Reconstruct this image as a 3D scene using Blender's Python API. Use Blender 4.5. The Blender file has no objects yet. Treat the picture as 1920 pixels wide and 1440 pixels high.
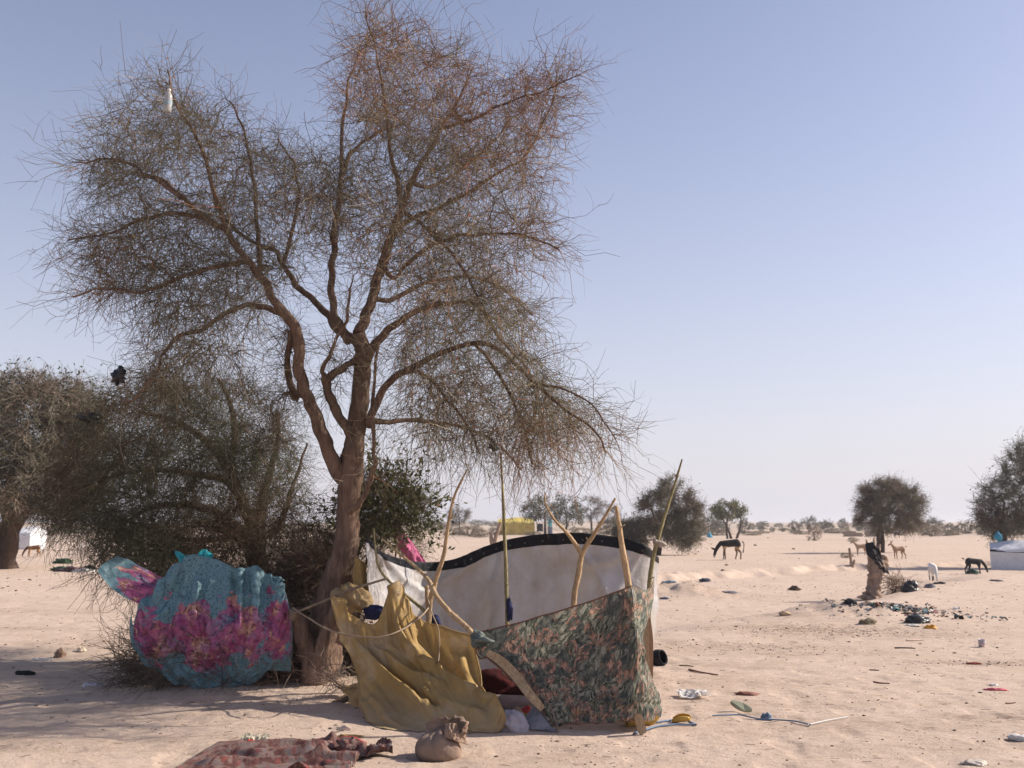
import bpy, bmesh, math, random
import numpy as np
from mathutils import Vector, Matrix, Euler

# ------------------------------------------------------------------ camera, sky, sun, exposure
scene = bpy.context.scene
COL = scene.collection
CAM_H, FPX, PITCH = 1.65, 1800.0, math.atan(265 / 1800.0)
cd = bpy.data.cameras.new('camera')
cam = bpy.data.objects.new('camera', cd); COL.objects.link(cam)
cam.location = (0, 0, CAM_H); cam.rotation_euler = (math.pi / 2 + PITCH, 0, 0)
cd.sensor_width = 36.0; cd.lens = 36.0 * FPX / 1920.0
cd.clip_start = 0.05; cd.clip_end = 8000
cd.dof.use_dof = True; cd.dof.focus_distance = 9.4; cd.dof.aperture_fstop = 3.2
scene.camera = cam

SUN_EL, SUN_AZ = math.radians(33), math.radians(78)      # azimuth clockwise from +Y
world = bpy.data.worlds.new('World'); scene.world = world; world.use_nodes = True
wn = world.node_tree.nodes; wl = world.node_tree.links
sky = wn.new('ShaderNodeTexSky'); sky.sky_type = 'NISHITA'; sky.sun_disc = False
sky.sun_elevation = SUN_EL; sky.sun_rotation = SUN_AZ
sky.air_density = 1.0; sky.dust_density = 1.0; sky.ozone_density = 1.0; sky.altitude = 0
wn['Background'].inputs['Strength'].default_value = 0.088
# the same dusty whitening low over the horizon all the way round
wt = wn.new('ShaderNodeMix'); wt.data_type = 'RGBA'; wt.blend_type = 'MULTIPLY'; wt.inputs[0].default_value = 1; wt.inputs[7].default_value = (1.08, .955, 1.0, 1)
wc = wn.new('ShaderNodeTexCoord'); ws = wn.new('ShaderNodeSeparateXYZ'); wl.new(wc.outputs['Generated'], ws.inputs[0])
wa = wn.new('ShaderNodeMath'); wa.operation = 'ABSOLUTE'; wl.new(ws.outputs[2], wa.inputs[0])
wm = wn.new('ShaderNodeMath'); wm.operation = 'MULTIPLY'; wm.inputs[1].default_value = -4.0; wl.new(wa.outputs[0], wm.inputs[0])
we = wn.new('ShaderNodeMath'); we.operation = 'EXPONENT'; wl.new(wm.outputs[0], we.inputs[0])
wh = wn.new('ShaderNodeMix'); wh.data_type = 'RGBA'; wh.inputs[7].default_value = (4.95, 4.85, 5.45, 1)
wl.new(sky.outputs[0], wt.inputs[6]); wl.new(we.outputs[0], wh.inputs[0]); wl.new(wt.outputs[2], wh.inputs[6]); wl.new(wh.outputs[2], wn['Background'].inputs['Color'])

sd = bpy.data.lights.new('sun', 'SUN'); sd.energy = 4.2; sd.angle = math.radians(0.6); sd.color = (1.0, 0.92, 0.81)
sun = bpy.data.objects.new('sun', sd); COL.objects.link(sun)
sdir = Vector((math.sin(SUN_AZ) * math.cos(SUN_EL), math.cos(SUN_AZ) * math.cos(SUN_EL), math.sin(SUN_EL)))
sun.rotation_euler = sdir.to_track_quat('Z', 'Y').to_euler(); sun.location = (30, 10, 30)

scene.view_settings.view_transform = 'Standard'; scene.view_settings.look = 'None'
scene.view_settings.gamma = 1.0; scene.view_settings.use_curve_mapping = False
scene.view_settings.exposure = 0.78
scene.render.engine = 'CYCLES'
scene.cycles.use_denoising = True
scene.cycles.max_bounces = 6; scene.cycles.diffuse_bounces = 3; scene.cycles.transmission_bounces = 4
scene.cycles.transparent_max_bounces = 6

RNG = np.random.default_rng(11)
random.seed(5)
CT, ST = math.cos(PITCH), math.sin(PITCH)

# ------------------------------------------------------------------ helpers: noise, rays, meshes
def _h(ix, iy, seed):
    h = (ix.astype(np.int64) * 374761393 + iy.astype(np.int64) * 668265263 + seed * 974634777) & 0xffffffff
    h = ((h ^ (h >> 13)) * 1274126177) & 0xffffffff
    h = ((h ^ (h >> 15)) * 2246822519) & 0xffffffff
    return (h ^ (h >> 16)) / 4294967296.0
def vnoise(x, y, seed=0):
    x = np.asarray(x, float); y = np.asarray(y, float)
    ix = np.floor(x); iy = np.floor(y); fx = x - ix; fy = y - iy
    fx = fx * fx * fx * (fx * (fx * 6 - 15) + 10); fy = fy * fy * fy * (fy * (fy * 6 - 15) + 10)
    a = _h(ix, iy, seed); b = _h(ix + 1, iy, seed); c = _h(ix, iy + 1, seed); d = _h(ix + 1, iy + 1, seed)
    return (a * (1 - fx) + b * fx) * (1 - fy) + (c * (1 - fx) + d * fx) * fy * 1.0
def fbm(x, y, seed=0, o=4, g=.5):
    s = 0; a = 1; t = 0
    for i in range(o):
        s = s + a * vnoise(x * 2 ** i + 17.3 * i, y * 2 ** i - 9.1 * i, seed + i); t += a; a *= g
    return s / t
def sstep(a, b, x):
    t = np.clip((x - a) / (b - a), 0, 1); return t * t * (3 - 2 * t)
def ray(px, py):
    a = (px - 960) / FPX; b = (720 - py) / FPX
    return np.array([a, CT - b * ST, ST + b * CT])
def P(px, py, Y):                         # world point on the line of sight through (px,py) at distance Y
    d = ray(px, py); t = Y / d[1]
    return np.array([d[0] * t, Y, CAM_H + d[2] * t])
def GF(px, py):
    d = ray(px, py); t = -CAM_H / d[2]
    return np.array([d[0] * t, d[1] * t, 0.0])

_n = [GF(*p) for p in ((1150, 1215), (1240, 1195), (1400, 1176), (1560, 1153), (1690, 1122), (1760, 1100), (1850, 1084), (1960, 1074))]
_f = [GF(*p) for p in ((1150, 1090), (1240, 1078), (1400, 1070), (1560, 1060), (1650, 1055), (1760, 1052), (1960, 1050))]
NX, NY = [p[0] for p in _n], [p[1] for p in _n]
FX, FY = [p[0] for p in _f], [p[1] for p in _f]
HEAP = GF(1610, 1158); SAND = GF(1275, 1100)
def hgt(x, y):
    x = np.asarray(x, float); y = np.asarray(y, float)
    r = np.hypot(x, y)
    z = 0.16 * (fbm(x / 9, y / 9, 3, 3) - .5) * sstep(13, 24, r) + 0.03 * (fbm(x / 2.6, y / 2.6, 5, 2) - .5)
    near = 1 - sstep(45, 90, r)
    z = z + near * (0.018 * (fbm(x / .7, y / .5, 8, 3) - .5) + 0.008 * (vnoise(x / .13, y / .11, 12) - .5))
    # shallow hollows left by feet and hooves
    f = vnoise(x / .30, y / .24, 21); z = z - near * 0.016 * sstep(.70, .86, f)
    z = z + (1 - sstep(10, 22, r)) * .020 * (fbm(x / .24, y / .17, 25, 3) - .5)
    # low mound the thorn tree stands on
    z = z + 0.13 * np.exp(-(((x + 2.3) / 1.7) ** 2 + ((y - 9.9) / .9) ** 2))
    # dry wash behind the camp
    yn = np.interp(x, NX, NY); yf = np.interp(x, FX, FY)
    e1 = (fbm(x / 1.7, y / 1.7, 31, 3) - .5) * 2.2; e2 = (fbm(x / 1.1, y / 1.1, 41, 4) - .5) * 1.5
    wash = sstep(0, 3.2, y - yn + e1) * (1 - sstep(-.5, .5, y - yf + e2)) * sstep(.6, 2.6, x)
    bk = np.exp(-((y - yf + e2) / 1.3) ** 2) * sstep(.6, 2.6, x); z = z + bk * .20 * (fbm(x / .45, y / .35, 43, 4) - .5)
    z = z - 0.24 * wash + 0.05 * np.exp(-((y - yn) / 1.6) ** 2) * sstep(.6, 2.6, x)
    z = z + 0.24 * np.exp(-(((x - HEAP[0]) / 1.5) ** 2 + ((y - HEAP[1]) / .8) ** 2)) * (.7 + .6 * fbm(x / .3, y / .3, 51, 3))
    z = z + 0.34 * np.exp(-(((x - SAND[0]) / 1.3) ** 2 + ((y - SAND[1]) / .9) ** 2)) * (.5 + fbm(x / .35, y / .35, 52, 3))
    # far swells and dunes
    z = z + sstep(160, 900, r) * (2.2 + 7.0 * fbm(x / 190 + 3, y / 260, 61, 3) ** 2)
    return z
def hz(x, y): return float(hgt(np.array([x]), np.array([y]))[0])
def G(px, py):                            # where the line of sight meets the terrain
    d = ray(px, py); ts = np.concatenate([np.linspace(4, 60, 2800), np.geomspace(60, 1500, 1500)])
    x, y, z = d[0] * ts, d[1] * ts, CAM_H + d[2] * ts
    k = np.nonzero(z <= hgt(x, y))[0]
    i = k[0] if len(k) else len(ts) - 1
    return np.array([x[i], y[i], float(hgt(x[i:i + 1], y[i:i + 1])[0])])

def link(o, parent=None, label=None, cat=None, group=None, kind=None):
    COL.objects.link(o)
    if parent: o.parent = parent
    if label: o['label'] = label
    if cat: o['category'] = cat
    if group: o['group'] = group
    if kind: o['kind'] = kind
    return o
def thing(name, loc, label, cat, group=None, rot=(0, 0, 0), sc=1):
    o = bpy.data.objects.new(name, None); o.empty_display_size = .1
    o.location = [float(v) for v in loc]; o.rotation_euler = rot; o.scale = (sc, sc, sc)
    return link(o, None, label, cat, group)
def mesh(name, V, F, mat, smooth=True, uv=None, col=None):
    me = bpy.data.meshes.new(name)
    V = np.asarray(V, np.float32)
    if isinstance(F, np.ndarray):
        n, k = F.shape
        me.vertices.add(len(V)); me.vertices.foreach_set('co', V.ravel())
        me.loops.add(n * k); me.loops.foreach_set('vertex_index', F.astype(np.int32).ravel())
        me.polygons.add(n); me.polygons.foreach_set('loop_start', np.arange(0, n * k, k, dtype=np.int32))
        me.update(calc_edges=True)
    else:
        me.from_pydata([tuple(map(float, v)) for v in V], [], F)
    if smooth: me.polygons.foreach_set('use_smooth', np.ones(len(me.polygons), bool))
    if uv is not None:
        li = np.empty(len(me.loops), np.int32); me.loops.foreach_get('vertex_index', li)
        l = me.uv_layers.new(name='UVMap'); l.data.foreach_set('uv', np.asarray(uv, np.float32)[li].ravel())
    if col is not None:
        a = me.color_attributes.new('tint', 'FLOAT_COLOR', 'POINT')
        c = np.ones((len(V), 4), np.float32); c[:, :3] = col; a.data.foreach_set('color', c.ravel())
    for m in (mat if isinstance(mat, (list, tuple)) else [mat]): me.materials.append(m)
    me.update(); return me
def obj(name, me, parent=None, loc=None, **kw):
    o = bpy.data.objects.new(name, me)
    if loc is not None: o.location = [float(v) for v in loc]
    return link(o, parent, **kw)
def at_origin(V, org): return np.asarray(V) - np.asarray(org)

def crs(Pk, n):                           # Catmull-Rom resampling along axis 0
    Pk = np.asarray(Pk, float); k = len(Pk)
    if k == 2:
        t = np.linspace(0, 1, n).reshape((-1,) + (1,) * (Pk.ndim - 1)); return Pk[0] * (1 - t) + Pk[1] * t
    E = np.concatenate([[2 * Pk[0] - Pk[1]], Pk, [2 * Pk[-1] - Pk[-2]]])
    s = np.linspace(0, k - 1, n); i = np.minimum(s.astype(int), k - 2); t = (s - i).reshape((-1,) + (1,) * (Pk.ndim - 1))
    a, b, c, d = E[i], E[i + 1], E[i + 2], E[i + 3]
    return .5 * (2 * b + (c - a) * t + (2 * a - 5 * b + 4 * c - d) * t ** 2 + (3 * b - a - 3 * c + d) * t ** 3)

def tubes(pts, rad, sides=3, col=None):
    """pts N,K,3  rad N,K -> one vertex and face array"""
    N, K, _ = pts.shape
    T = np.gradient(pts, axis=1); T /= np.linalg.norm(T, axis=2, keepdims=True) + 1e-9
    ref = np.eye(3)[np.argmin(np.abs(T).max(axis=1), axis=1)][:, None, :]      # one reference per tube: no twisting rings
    A = np.cross(T, ref); A /= np.linalg.norm(A, axis=2, keepdims=True) + 1e-9
    B = np.cross(T, A)
    th = np.arange(sides) * 2 * math.pi / sides
    V = pts[:, :, None, :] + rad[:, :, None, None] * (A[:, :, None, :] * np.cos(th)[None, None, :, None] + B[:, :, None, :] * np.sin(th)[None, None, :, None])
    idx = np.arange(N * K * sides).reshape(N, K, sides)
    a = idx[:, :-1, :]; b = np.roll(idx, -1, 2)[:, :-1, :]; c = np.roll(idx, -1, 2)[:, 1:, :]; d = idx[:, 1:, :]
    F = np.stack([a, b, c, d], -1).reshape(-1, 4)
    C = None if col is None else np.repeat(col, K * sides, axis=0)
    return V.reshape(-1, 3), F, C
def tube_obj(name, path, radii, mat, parent=None, n=None, sides=10, rough=0.0, seed=0, caps=True, local=None, **kw):
    """one bent pole, limb or cord; path and radii are control values"""
    n = n or max(8, 5 * len(path))
    p = crs(path, n); r = crs(np.asarray(radii, float)[:, None], n)[:, 0]
    org = np.zeros(3) if local is None else np.asarray(local, float)
    V, F, _ = tubes(p[None], np.maximum(r, 1e-4)[None], sides)
    if rough:
        th = np.tile(np.arange(sides), n); s = np.repeat(np.arange(n), sides)
        k = 1 + rough * (vnoise(th * 1.1 + 3, s * .45, seed) - .5) * 2 + rough * .7 * (vnoise(th * .5, s * .15, seed + 5) - .5) * 2
        c = np.repeat(p, sides, axis=0); V = c + (V - c) * k[:, None]
    if caps:
        V = np.concatenate([V, p[:1], p[-1:]]); m = n * sides
        ii = np.arange(sides); jj = (ii + 1) % sides
        F = [tuple(f) for f in F] + [(int(j), int(i), m) for i, j in zip(ii, jj)] + [(int(m - sides + i), int(m - sides + j), m + 1) for i, j in zip(ii, jj)]
    return obj(name, mesh(name, at_origin(V, org), F, mat), parent, **kw)
def box_me(name, sx, sy, sz, mat, bev=.006, seed=0, jit=0.0):
    bm = bmesh.new(); bmesh.ops.create_cube(bm, size=1)
    for v in bm.verts:
        v.co.x *= sx; v.co.y *= sy; v.co.z = (v.co.z + .5) * sz
    if bev: bmesh.ops.bevel(bm, geom=bm.edges[:], offset=bev, segments=2, affect='EDGES')
    rr = random.Random(seed)
    if jit:
        for v in bm.verts: v.co += Vector((rr.uniform(-jit, jit), rr.uniform(-jit, jit), rr.uniform(-jit, jit)))
    me = bpy.data.meshes.new(name); bm.to_mesh(me); bm.free(); me.materials.append(mat); return me
def sheet(ctrl, nr, nc, fold=None):
    """smooth sheet through a grid of points; fold(u,v) moves it along its normal"""
    C = np.asarray(ctrl, float)
    V = crs(C, nr); V = crs(np.swapaxes(V, 0, 1), nc).swapaxes(0, 1)
    u, v = np.meshgrid(np.linspace(0, 1, nc), np.linspace(0, 1, nr))
    if fold is not None:
        N = np.cross(np.gradient(V, axis=1), np.gradient(V, axis=0)); N /= np.linalg.norm(N, axis=2, keepdims=True) + 1e-9
        V = V + N * fold(u, v)[..., None]
    idx = np.arange(nr * nc).reshape(nr, nc)
    F = np.stack([idx[:-1, :-1], idx[1:, :-1], idx[1:, 1:], idx[:-1, 1:]], -1).reshape(-1, 4)
    return V, F, np.stack([u.ravel(), v.ravel()], 1)
def sheet_obj(name, ctrl, nr, nc, fold, mat, parent=None, org=(0, 0, 0), hem=None, hem_mat=None, hem_sides='tblr', folds=None, sim=None, post=None, **kw):
    if sim:
        V, F, uv = sheet(ctrl, nr // 2, nc // 2, fold)
        if folds: V = sculpt(V, folds)
        pin = sim.pop('pin', None); u, v = np.meshgrid(np.linspace(0, 1, nc // 2), np.linspace(0, 1, nr // 2))
        V = drape(V, pins=None if pin is None else pin(u, v), **sim); V, F, uv = sheet(V, nr, nc, None)
    else:
        V, F, uv = sheet(ctrl, nr, nc, fold)
        if folds: V = sculpt(V, folds)
    if post: V = sculpt(V, post)
    o = obj(name, mesh(name, at_origin(V.reshape(-1, 3), org), F, mat, uv=uv), parent, **kw)
    if hem:
        E = {'t': V[0], 'b': V[-1], 'l': V[:, 0], 'r': V[:, -1]}
        vs, fs, k = [], [], 0
        for s in hem_sides:
            v, f, _ = tubes(E[s][None], np.full((1, len(E[s])), hem), 5); vs.append(v); fs.append(f + k); k += len(v)
        obj('hem', mesh('hem', at_origin(np.concatenate(vs), org), np.concatenate(fs), hem_mat or mat), o if parent is None else parent)
    return o, V
def sculpt(V, lines):
    """raise traced folds out of a sheet: (line, height, width, skew)"""
    N = np.cross(np.gradient(V, axis=1), np.gradient(V, axis=0)); N /= np.linalg.norm(N, axis=2, keepdims=True) + 1e-9
    c = np.array([0, 0, CAM_H]); N *= np.sign(((c - V) * N).sum(2, keepdims=True))
    q = V - c; dep = q[..., 1] * CT + q[..., 2] * ST; px = 960 + FPX * q[..., 0] / dep; py = 720 - FPX * (q[..., 2] * CT - q[..., 1] * ST) / dep
    tot = np.zeros(px.shape)
    for ln, amp, w, skew in lines:
        p = crs(np.array(ln, float), 30); a, b = p[:-1], p[1:]; ab = b - a; L2 = (ab ** 2).sum(1) + 1e-9
        best = np.full(px.shape, 1e9); sg = np.zeros(px.shape); tt = np.zeros(px.shape)
        for i in range(len(a)):
            t = np.clip(((px - a[i, 0]) * ab[i, 0] + (py - a[i, 1]) * ab[i, 1]) / L2[i], 0, 1); dx = px - a[i, 0] - t * ab[i, 0]; dy = py - a[i, 1] - t * ab[i, 1]
            d = np.hypot(dx, dy); m = d < best; best[m] = d[m]; sg[m] = np.sign(ab[i, 0] * dy - ab[i, 1] * dx)[m]; tt[m] = ((i + t) / len(a))[m]
        ww = np.where(sg > 0, w * skew, w); tot += amp * np.exp(-(best / ww) ** 2) * np.clip(np.minimum(tt + .25, (1.12 - tt)) * 4, 0, 1)
    return V + N * tot[..., None]
def drape(V, slack=(1.05, 1.03), pins=None, steps=70, g=.0012, tether=.12, support=None, seed=0, bend=.12, noise=.004, sub=3):
    """let the sheet hang: a small mass-and-link simulation; pins is a mask of held points"""
    R_, C_ = V.shape[:2]; X = V.copy(); rng = np.random.default_rng(seed)
    u, v = np.meshgrid(np.linspace(0, 1, C_), np.linspace(0, 1, R_))
    w = np.ones((R_, C_)); 
    if pins is not None: w[pins] = 0
    N = np.cross(np.gradient(V, axis=1), np.gradient(V, axis=0)); N /= np.linalg.norm(N, axis=2, keepdims=True) + 1e-9
    N *= np.sign(((np.array([0, 0, CAM_H]) - V) * N).sum(2, keepdims=True))
    X = X + N * (w * noise * ((fbm(u * 9, v * 9, seed, 2) - .5) * 4))[..., None]
    links = []
    for dr, dc, k in ((0, 1, 1.0), (1, 0, 1.0), (1, 1, .35), (1, -1, .35), (0, 2, bend), (2, 0, bend), (0, 4, bend * .5)):
        for ph in range(2):
            r = np.arange(0, R_ - dr); c = np.arange(max(0, -dc), C_ - max(0, dc))
            if dc != 0: c = c[(c // abs(dc)) % 2 == ph]
            else: r = r[(r // dr) % 2 == ph]
            if len(r) == 0 or len(c) == 0: continue
            ia = (r[:, None] * C_ + c[None]).ravel(); ib = ((r[:, None] + dr) * C_ + c[None] + dc).ravel()
            L = np.linalg.norm(V.reshape(-1, 3)[ia] - V.reshape(-1, 3)[ib], axis=1)
            sl = slack[0] if dr == 0 else slack[1] if dc == 0 else (slack[0] + slack[1]) / 2
            wa, wb = w.ravel()[ia], w.ravel()[ib]; ws = wa + wb; ok = ws > 0
            links.append((ia[ok], ib[ok], (L * sl)[ok], (k * wa / np.maximum(ws, 1))[ok][:, None], (k * wb / np.maximum(ws, 1))[ok][:, None]))
    X = X.reshape(-1, 3); V0 = V.reshape(-1, 3); N0 = N.reshape(-1, 3); prev = X.copy(); wf = w.ravel()[:, None]
    for st in range(steps):
        vel = (X - prev) * .96; prev = X.copy(); X = X + vel * wf; X[:, 2] -= g * wf[:, 0]
        for it in range(sub):
            for ia, ib, L, ka, kb in links:
                d = X[ib] - X[ia]; l = np.linalg.norm(d, axis=1) + 1e-9; q = d * ((l - L) / l)[:, None]
                X[ia] += q * ka; X[ib] -= q * kb
        D = X - V0; m = np.linalg.norm(D, axis=1) + 1e-9; f = np.where(m > tether, tether / m, 1)[:, None]; X = V0 + D * f
        if support is not None:
            b = ((X - V0) * N0).sum(1); X = X + N0 * np.maximum(0, -support - b)[:, None] * wf
        gz = hgt(X[:, 0], X[:, 1]) + .006 if st % 3 == 0 else gz; X[:, 2] = np.maximum(X[:, 2], gz)
    return X.reshape(R_, C_, 3)
def wrinkles(x0, y0, x1, y1, n, seed, amp=.02, w=3.2, ang=80, spread=25, ln=(20, 55)):
    rr = random.Random(seed); out = []
    for i in range(n):
        a = math.radians(rr.gauss(ang, spread)); L = rr.uniform(*ln); x, y = rr.uniform(x0, x1), rr.uniform(y0, y1); b = rr.uniform(-.5, .5)
        out.append(([(x, y), (x + .5 * L * math.cos(a), y + .5 * L * math.sin(a)), (x + L * math.cos(a + b), y + L * math.sin(a + b))], amp * rr.uniform(.4, 1.2) * (1 if rr.random() < .7 else -1), w * rr.uniform(.7, 1.5), rr.choice([1.0, 1.7, .6])))
    return out
def px_grid(rows): return [[P(*c) for c in r] for r in rows]
def creases(seed, a=.02, f=3.0, stretch=(1, 1), warp=.5, ridge=True):
    def fn(u, v):
        x, y = u * stretch[0], v * stretch[1]
        w = fbm(x * f * .5, y * f * .5, seed + 9, 3) * warp * 2
        n = fbm(x * f + w, y * f - w, seed, 3)
        return a * ((1 - np.abs(2 * n - 1) * 2.2) if ridge else (n - .5) * 2)
    return fn
def lump_me(name, mat, sx, sy, sz, seed, amp=.35, sub=2, f=1.6, flat=True):
    bm = bmesh.new(); bmesh.ops.create_icosphere(bm, subdivisions=sub, radius=1)
    co = np.array([v.co[:] for v in bm.verts])
    k = 1 + amp * 2 * (fbm(co[:, 0] * f + co[:, 2] * 1.3 * f, co[:, 1] * f - co[:, 2] * .9 * f, seed, 3) - .5)
    if amp >= .3:                         # cloth and bags: sharp crumple ridges
        q = co * 1.9; rg = 1 - np.abs(2 * fbm(q[:, 0] + q[:, 2] * .8 + seed, q[:, 1] - q[:, 2] * 1.1, seed + 7, 3) - 1) * 2.4
        r2 = 1 - np.abs(2 * fbm(q[:, 0] * 2.4 - q[:, 2], q[:, 1] * 2.4 + q[:, 2] * 2, seed + 9, 2) - 1) * 2; k = k + .20 * rg + .08 * r2
    co = co * k[:, None] * np.array([sx, sy, sz])
    if flat: co[:, 2] = np.maximum(co[:, 2], -.35 * sz) + .3 * sz
    for v, c in zip(bm.verts, co): v.co = c
    me = bpy.data.meshes.new(name); bm.to_mesh(me); bm.free(); me.materials.append(mat)
    me.polygons.foreach_set('use_smooth', np.ones(len(me.polygons), bool)); return me
def copy_tree(o, parent=None):
    c = o.copy(); COL.objects.link(c); c.parent = parent
    for ch in list(o.children): copy_tree(ch, c)
    return c

# ------------------------------------------------------------------ materials
class NT:
    def __init__(s, name):
        s.m = bpy.data.materials.new(name); s.m.use_nodes = True; s.t = s.m.node_tree
        s.n = s.t.nodes; s.b = s.n['Principled BSDF']; s.out = s.n['Material Output']
        s.b.inputs['Roughness'].default_value = .9; s.b.inputs['Specular IOR Level'].default_value = .25
        s._tc = None
    def l(s, a, b): s.t.links.new(a, b); return s
    def tc(s, k='Object'):
        if s._tc is None: s._tc = s.n.new('ShaderNodeTexCoord')
        return s._tc.outputs[k]
    def mapping(s, src, scale=(1, 1, 1), loc=(0, 0, 0), rot=(0, 0, 0)):
        n = s.n.new('ShaderNodeMapping'); n.inputs['Scale'].default_value = scale
        n.inputs['Location'].default_value = loc; n.inputs['Rotation'].default_value = rot
        s.l(src, n.inputs['Vector']); return n.outputs[0]
    def noise(s, src, scale, detail=4, rough=.55, dist=0, out='Fac'):
        n = s.n.new('ShaderNodeTexNoise'); n.inputs['Scale'].default_value = scale; n.inputs['Detail'].default_value = detail
        n.inputs['Roughness'].default_value = rough; n.inputs['Distortion'].default_value = dist
        s.l(src, n.inputs['Vector']); return n.outputs[out]
    def vor(s, src, scale, feat='F1', out='Distance', rnd=1):
        n = s.n.new('ShaderNodeTexVoronoi'); n.feature = feat; n.inputs['Scale'].default_value = scale
        n.inputs['Randomness'].default_value = rnd
        s.l(src, n.inputs['Vector']); return n.outputs[out]
    def ramp(s, f, stops, interp='LINEAR'):
        n = s.n.new('ShaderNodeValToRGB'); e = n.color_ramp.elements; n.color_ramp.interpolation = interp
        while len(e) < len(stops): e.new(.5)
        for q, (p, c) in zip(e, stops):
            q.position = p; q.color = (c, c, c, 1) if not hasattr(c, '__len__') else (*c, 1)
        s.l(f, n.inputs[0]); return n.outputs[0]
    def mix(s, f, a, b, mode='MIX'):
        n = s.n.new('ShaderNodeMix'); n.data_type = 'RGBA'; n.blend_type = mode
        for i, v in ((0, f), (6, a), (7, b)):
            if hasattr(v, 'links') or isinstance(v, bpy.types.NodeSocket): s.l(v, n.inputs[i])
            elif i == 0: n.inputs[0].default_value = v
            else: n.inputs[i].default_value = (*v, 1)
        return n.outputs[2]
    def math(s, op, a, b=0.0, clamp=False):
        n = s.n.new('ShaderNodeMath'); n.operation = op; n.use_clamp = clamp
        for i, v in enumerate((a, b)):
            if isinstance(v, bpy.types.NodeSocket): s.l(v, n.inputs[i])
            else: n.inputs[i].default_value = v
        if op == 'MULTIPLY_ADD': n.inputs[2].default_value = .5 if b == .5 else .2
        return n.outputs[0]
    def sep(s, v):
        n = s.n.new('ShaderNodeSeparateXYZ'); s.l(v, n.inputs[0]); return n.outputs
    def attr(s, name='tint'):
        n = s.n.new('ShaderNodeAttribute'); n.attribute_name = name; return n.outputs['Color']
    def uv(s): return s.tc('UV')
    def color(s, c):
        if isinstance(c, bpy.types.NodeSocket): s.l(c, s.b.inputs['Base Color'])
        else: s.b.inputs['Base Color'].default_value = (*c, 1)
        s._c = c; return s
    def bump(s, h, strength=.4, dist=.01):
        n = s.n.new('ShaderNodeBump'); n.inputs['Strength'].default_value = strength; n.inputs['Distance'].default_value = dist
        s.l(h, n.inputs['Height']); s.l(n.outputs[0], s.b.inputs['Normal']); s._bump = n.outputs[0]; return s
    def rough(s, r, spec=.25): s.b.inputs['Roughness'].default_value = r; s.b.inputs['Specular IOR Level'].default_value = spec; return s
    def translucent(s, f, tint=None):
        t = s.n.new('ShaderNodeBsdfTranslucent'); m = s.n.new('ShaderNodeMixShader'); m.inputs[0].default_value = f
        if isinstance(s._c, bpy.types.NodeSocket): s.l(s._c, t.inputs[0])
        else: t.inputs[0].default_value = (*s._c, 1)
        s.l(s.b.outputs[0], m.inputs[1]); s.l(t.outputs[0], m.inputs[2]); s.l(m.outputs[0], s.out.inputs[0]); return s

def plain(name, c, var=.25, scale=8, rough=.85, bump=.3, bscale=40, bd=.006, trans=0, spec=.25):
    t = NT(name); o = t.tc()
    n = t.noise(o, scale, 5)
    c = np.array(c); t.color(t.ramp(n, [(.25, tuple(c * (1 - var))), (.75, tuple(np.minimum(c * (1 + var), .9)))]))
    if bump: t.bump(t.noise(o, bscale, 4), bump, bd)
    t.rough(rough, spec)
    if trans: t.translucent(trans)
    return t.m

def make_sand():
    t = NT('sand'); o = t.tc()
    big = t.noise(o, .35, 5, .6); mid = t.noise(o, 2.4, 6, .62); fine = t.noise(o, 30, 6, .7); grit = t.noise(o, 130, 4, .75)
    c = t.ramp(big, [(.3, (.49, .370, .288)), (.7, (.56, .434, .346))])
    c = t.mix(t.ramp(mid, [(.35, 0.0), (.62, .55)]), c, (.59, .462, .374))
    c = t.mix(t.ramp(fine, [(.25, .35), (.45, 0.0)]), c, (.40, .285, .22))
    c = t.mix(t.ramp(grit, [(.32, .75), (.42, 0.0)]), c, (.27, .19, .135))
    hoof = t.noise(t.mapping(o, (1, 1.7, 1)), 6.5, 6, .68); c = t.mix(t.ramp(hoof, [(.50, 0.0), (.66, .6)]), c, (.40, .295, .222)); c = t.mix(t.ramp(t.noise(o, 1.1, 6, .66), [(.50, 0.0), (.66, .35)]), c, (.42, .31, .23))  # shading of trampled sand, painted into the colour as darker noise patches
    # crushed dung and straw litter in patches
    st = t.attr('tint'); patch = t.math('MULTIPLY', st, t.ramp(t.noise(o, 7.5, 6, .7), [(.36, 0.0), (.60, 1.0)]))
    c = t.mix(t.math('MINIMUM', patch, .85), c, (.24, .165, .115))
    far = t.n.new('ShaderNodeVectorMath'); far.operation = 'LENGTH'; t.l(o, far.inputs[0])
    fm = t.ramp(t.math('DIVIDE', far.outputs['Value'], 500.0), [(.12, 0.0), (.6, 1.0)])
    scrub = t.ramp(t.noise(t.mapping(o, (.03, .05, .03)), 1.0, 8, .68), [(.46, 0.0), (.60, .8)])
    c = t.mix(t.math('MULTIPLY', fm, scrub), c, (.25, .20, .13))
    t.color(c).rough(.95, .12)
    h = t.math('ADD', t.math('MULTIPLY', hoof, 1.0), t.math('ADD', t.math('MULTIPLY', fine, .6), t.math('MULTIPLY', grit, .2)))
    t.bump(h, .65, .04); return t.m
SANDM = make_sand()

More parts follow.
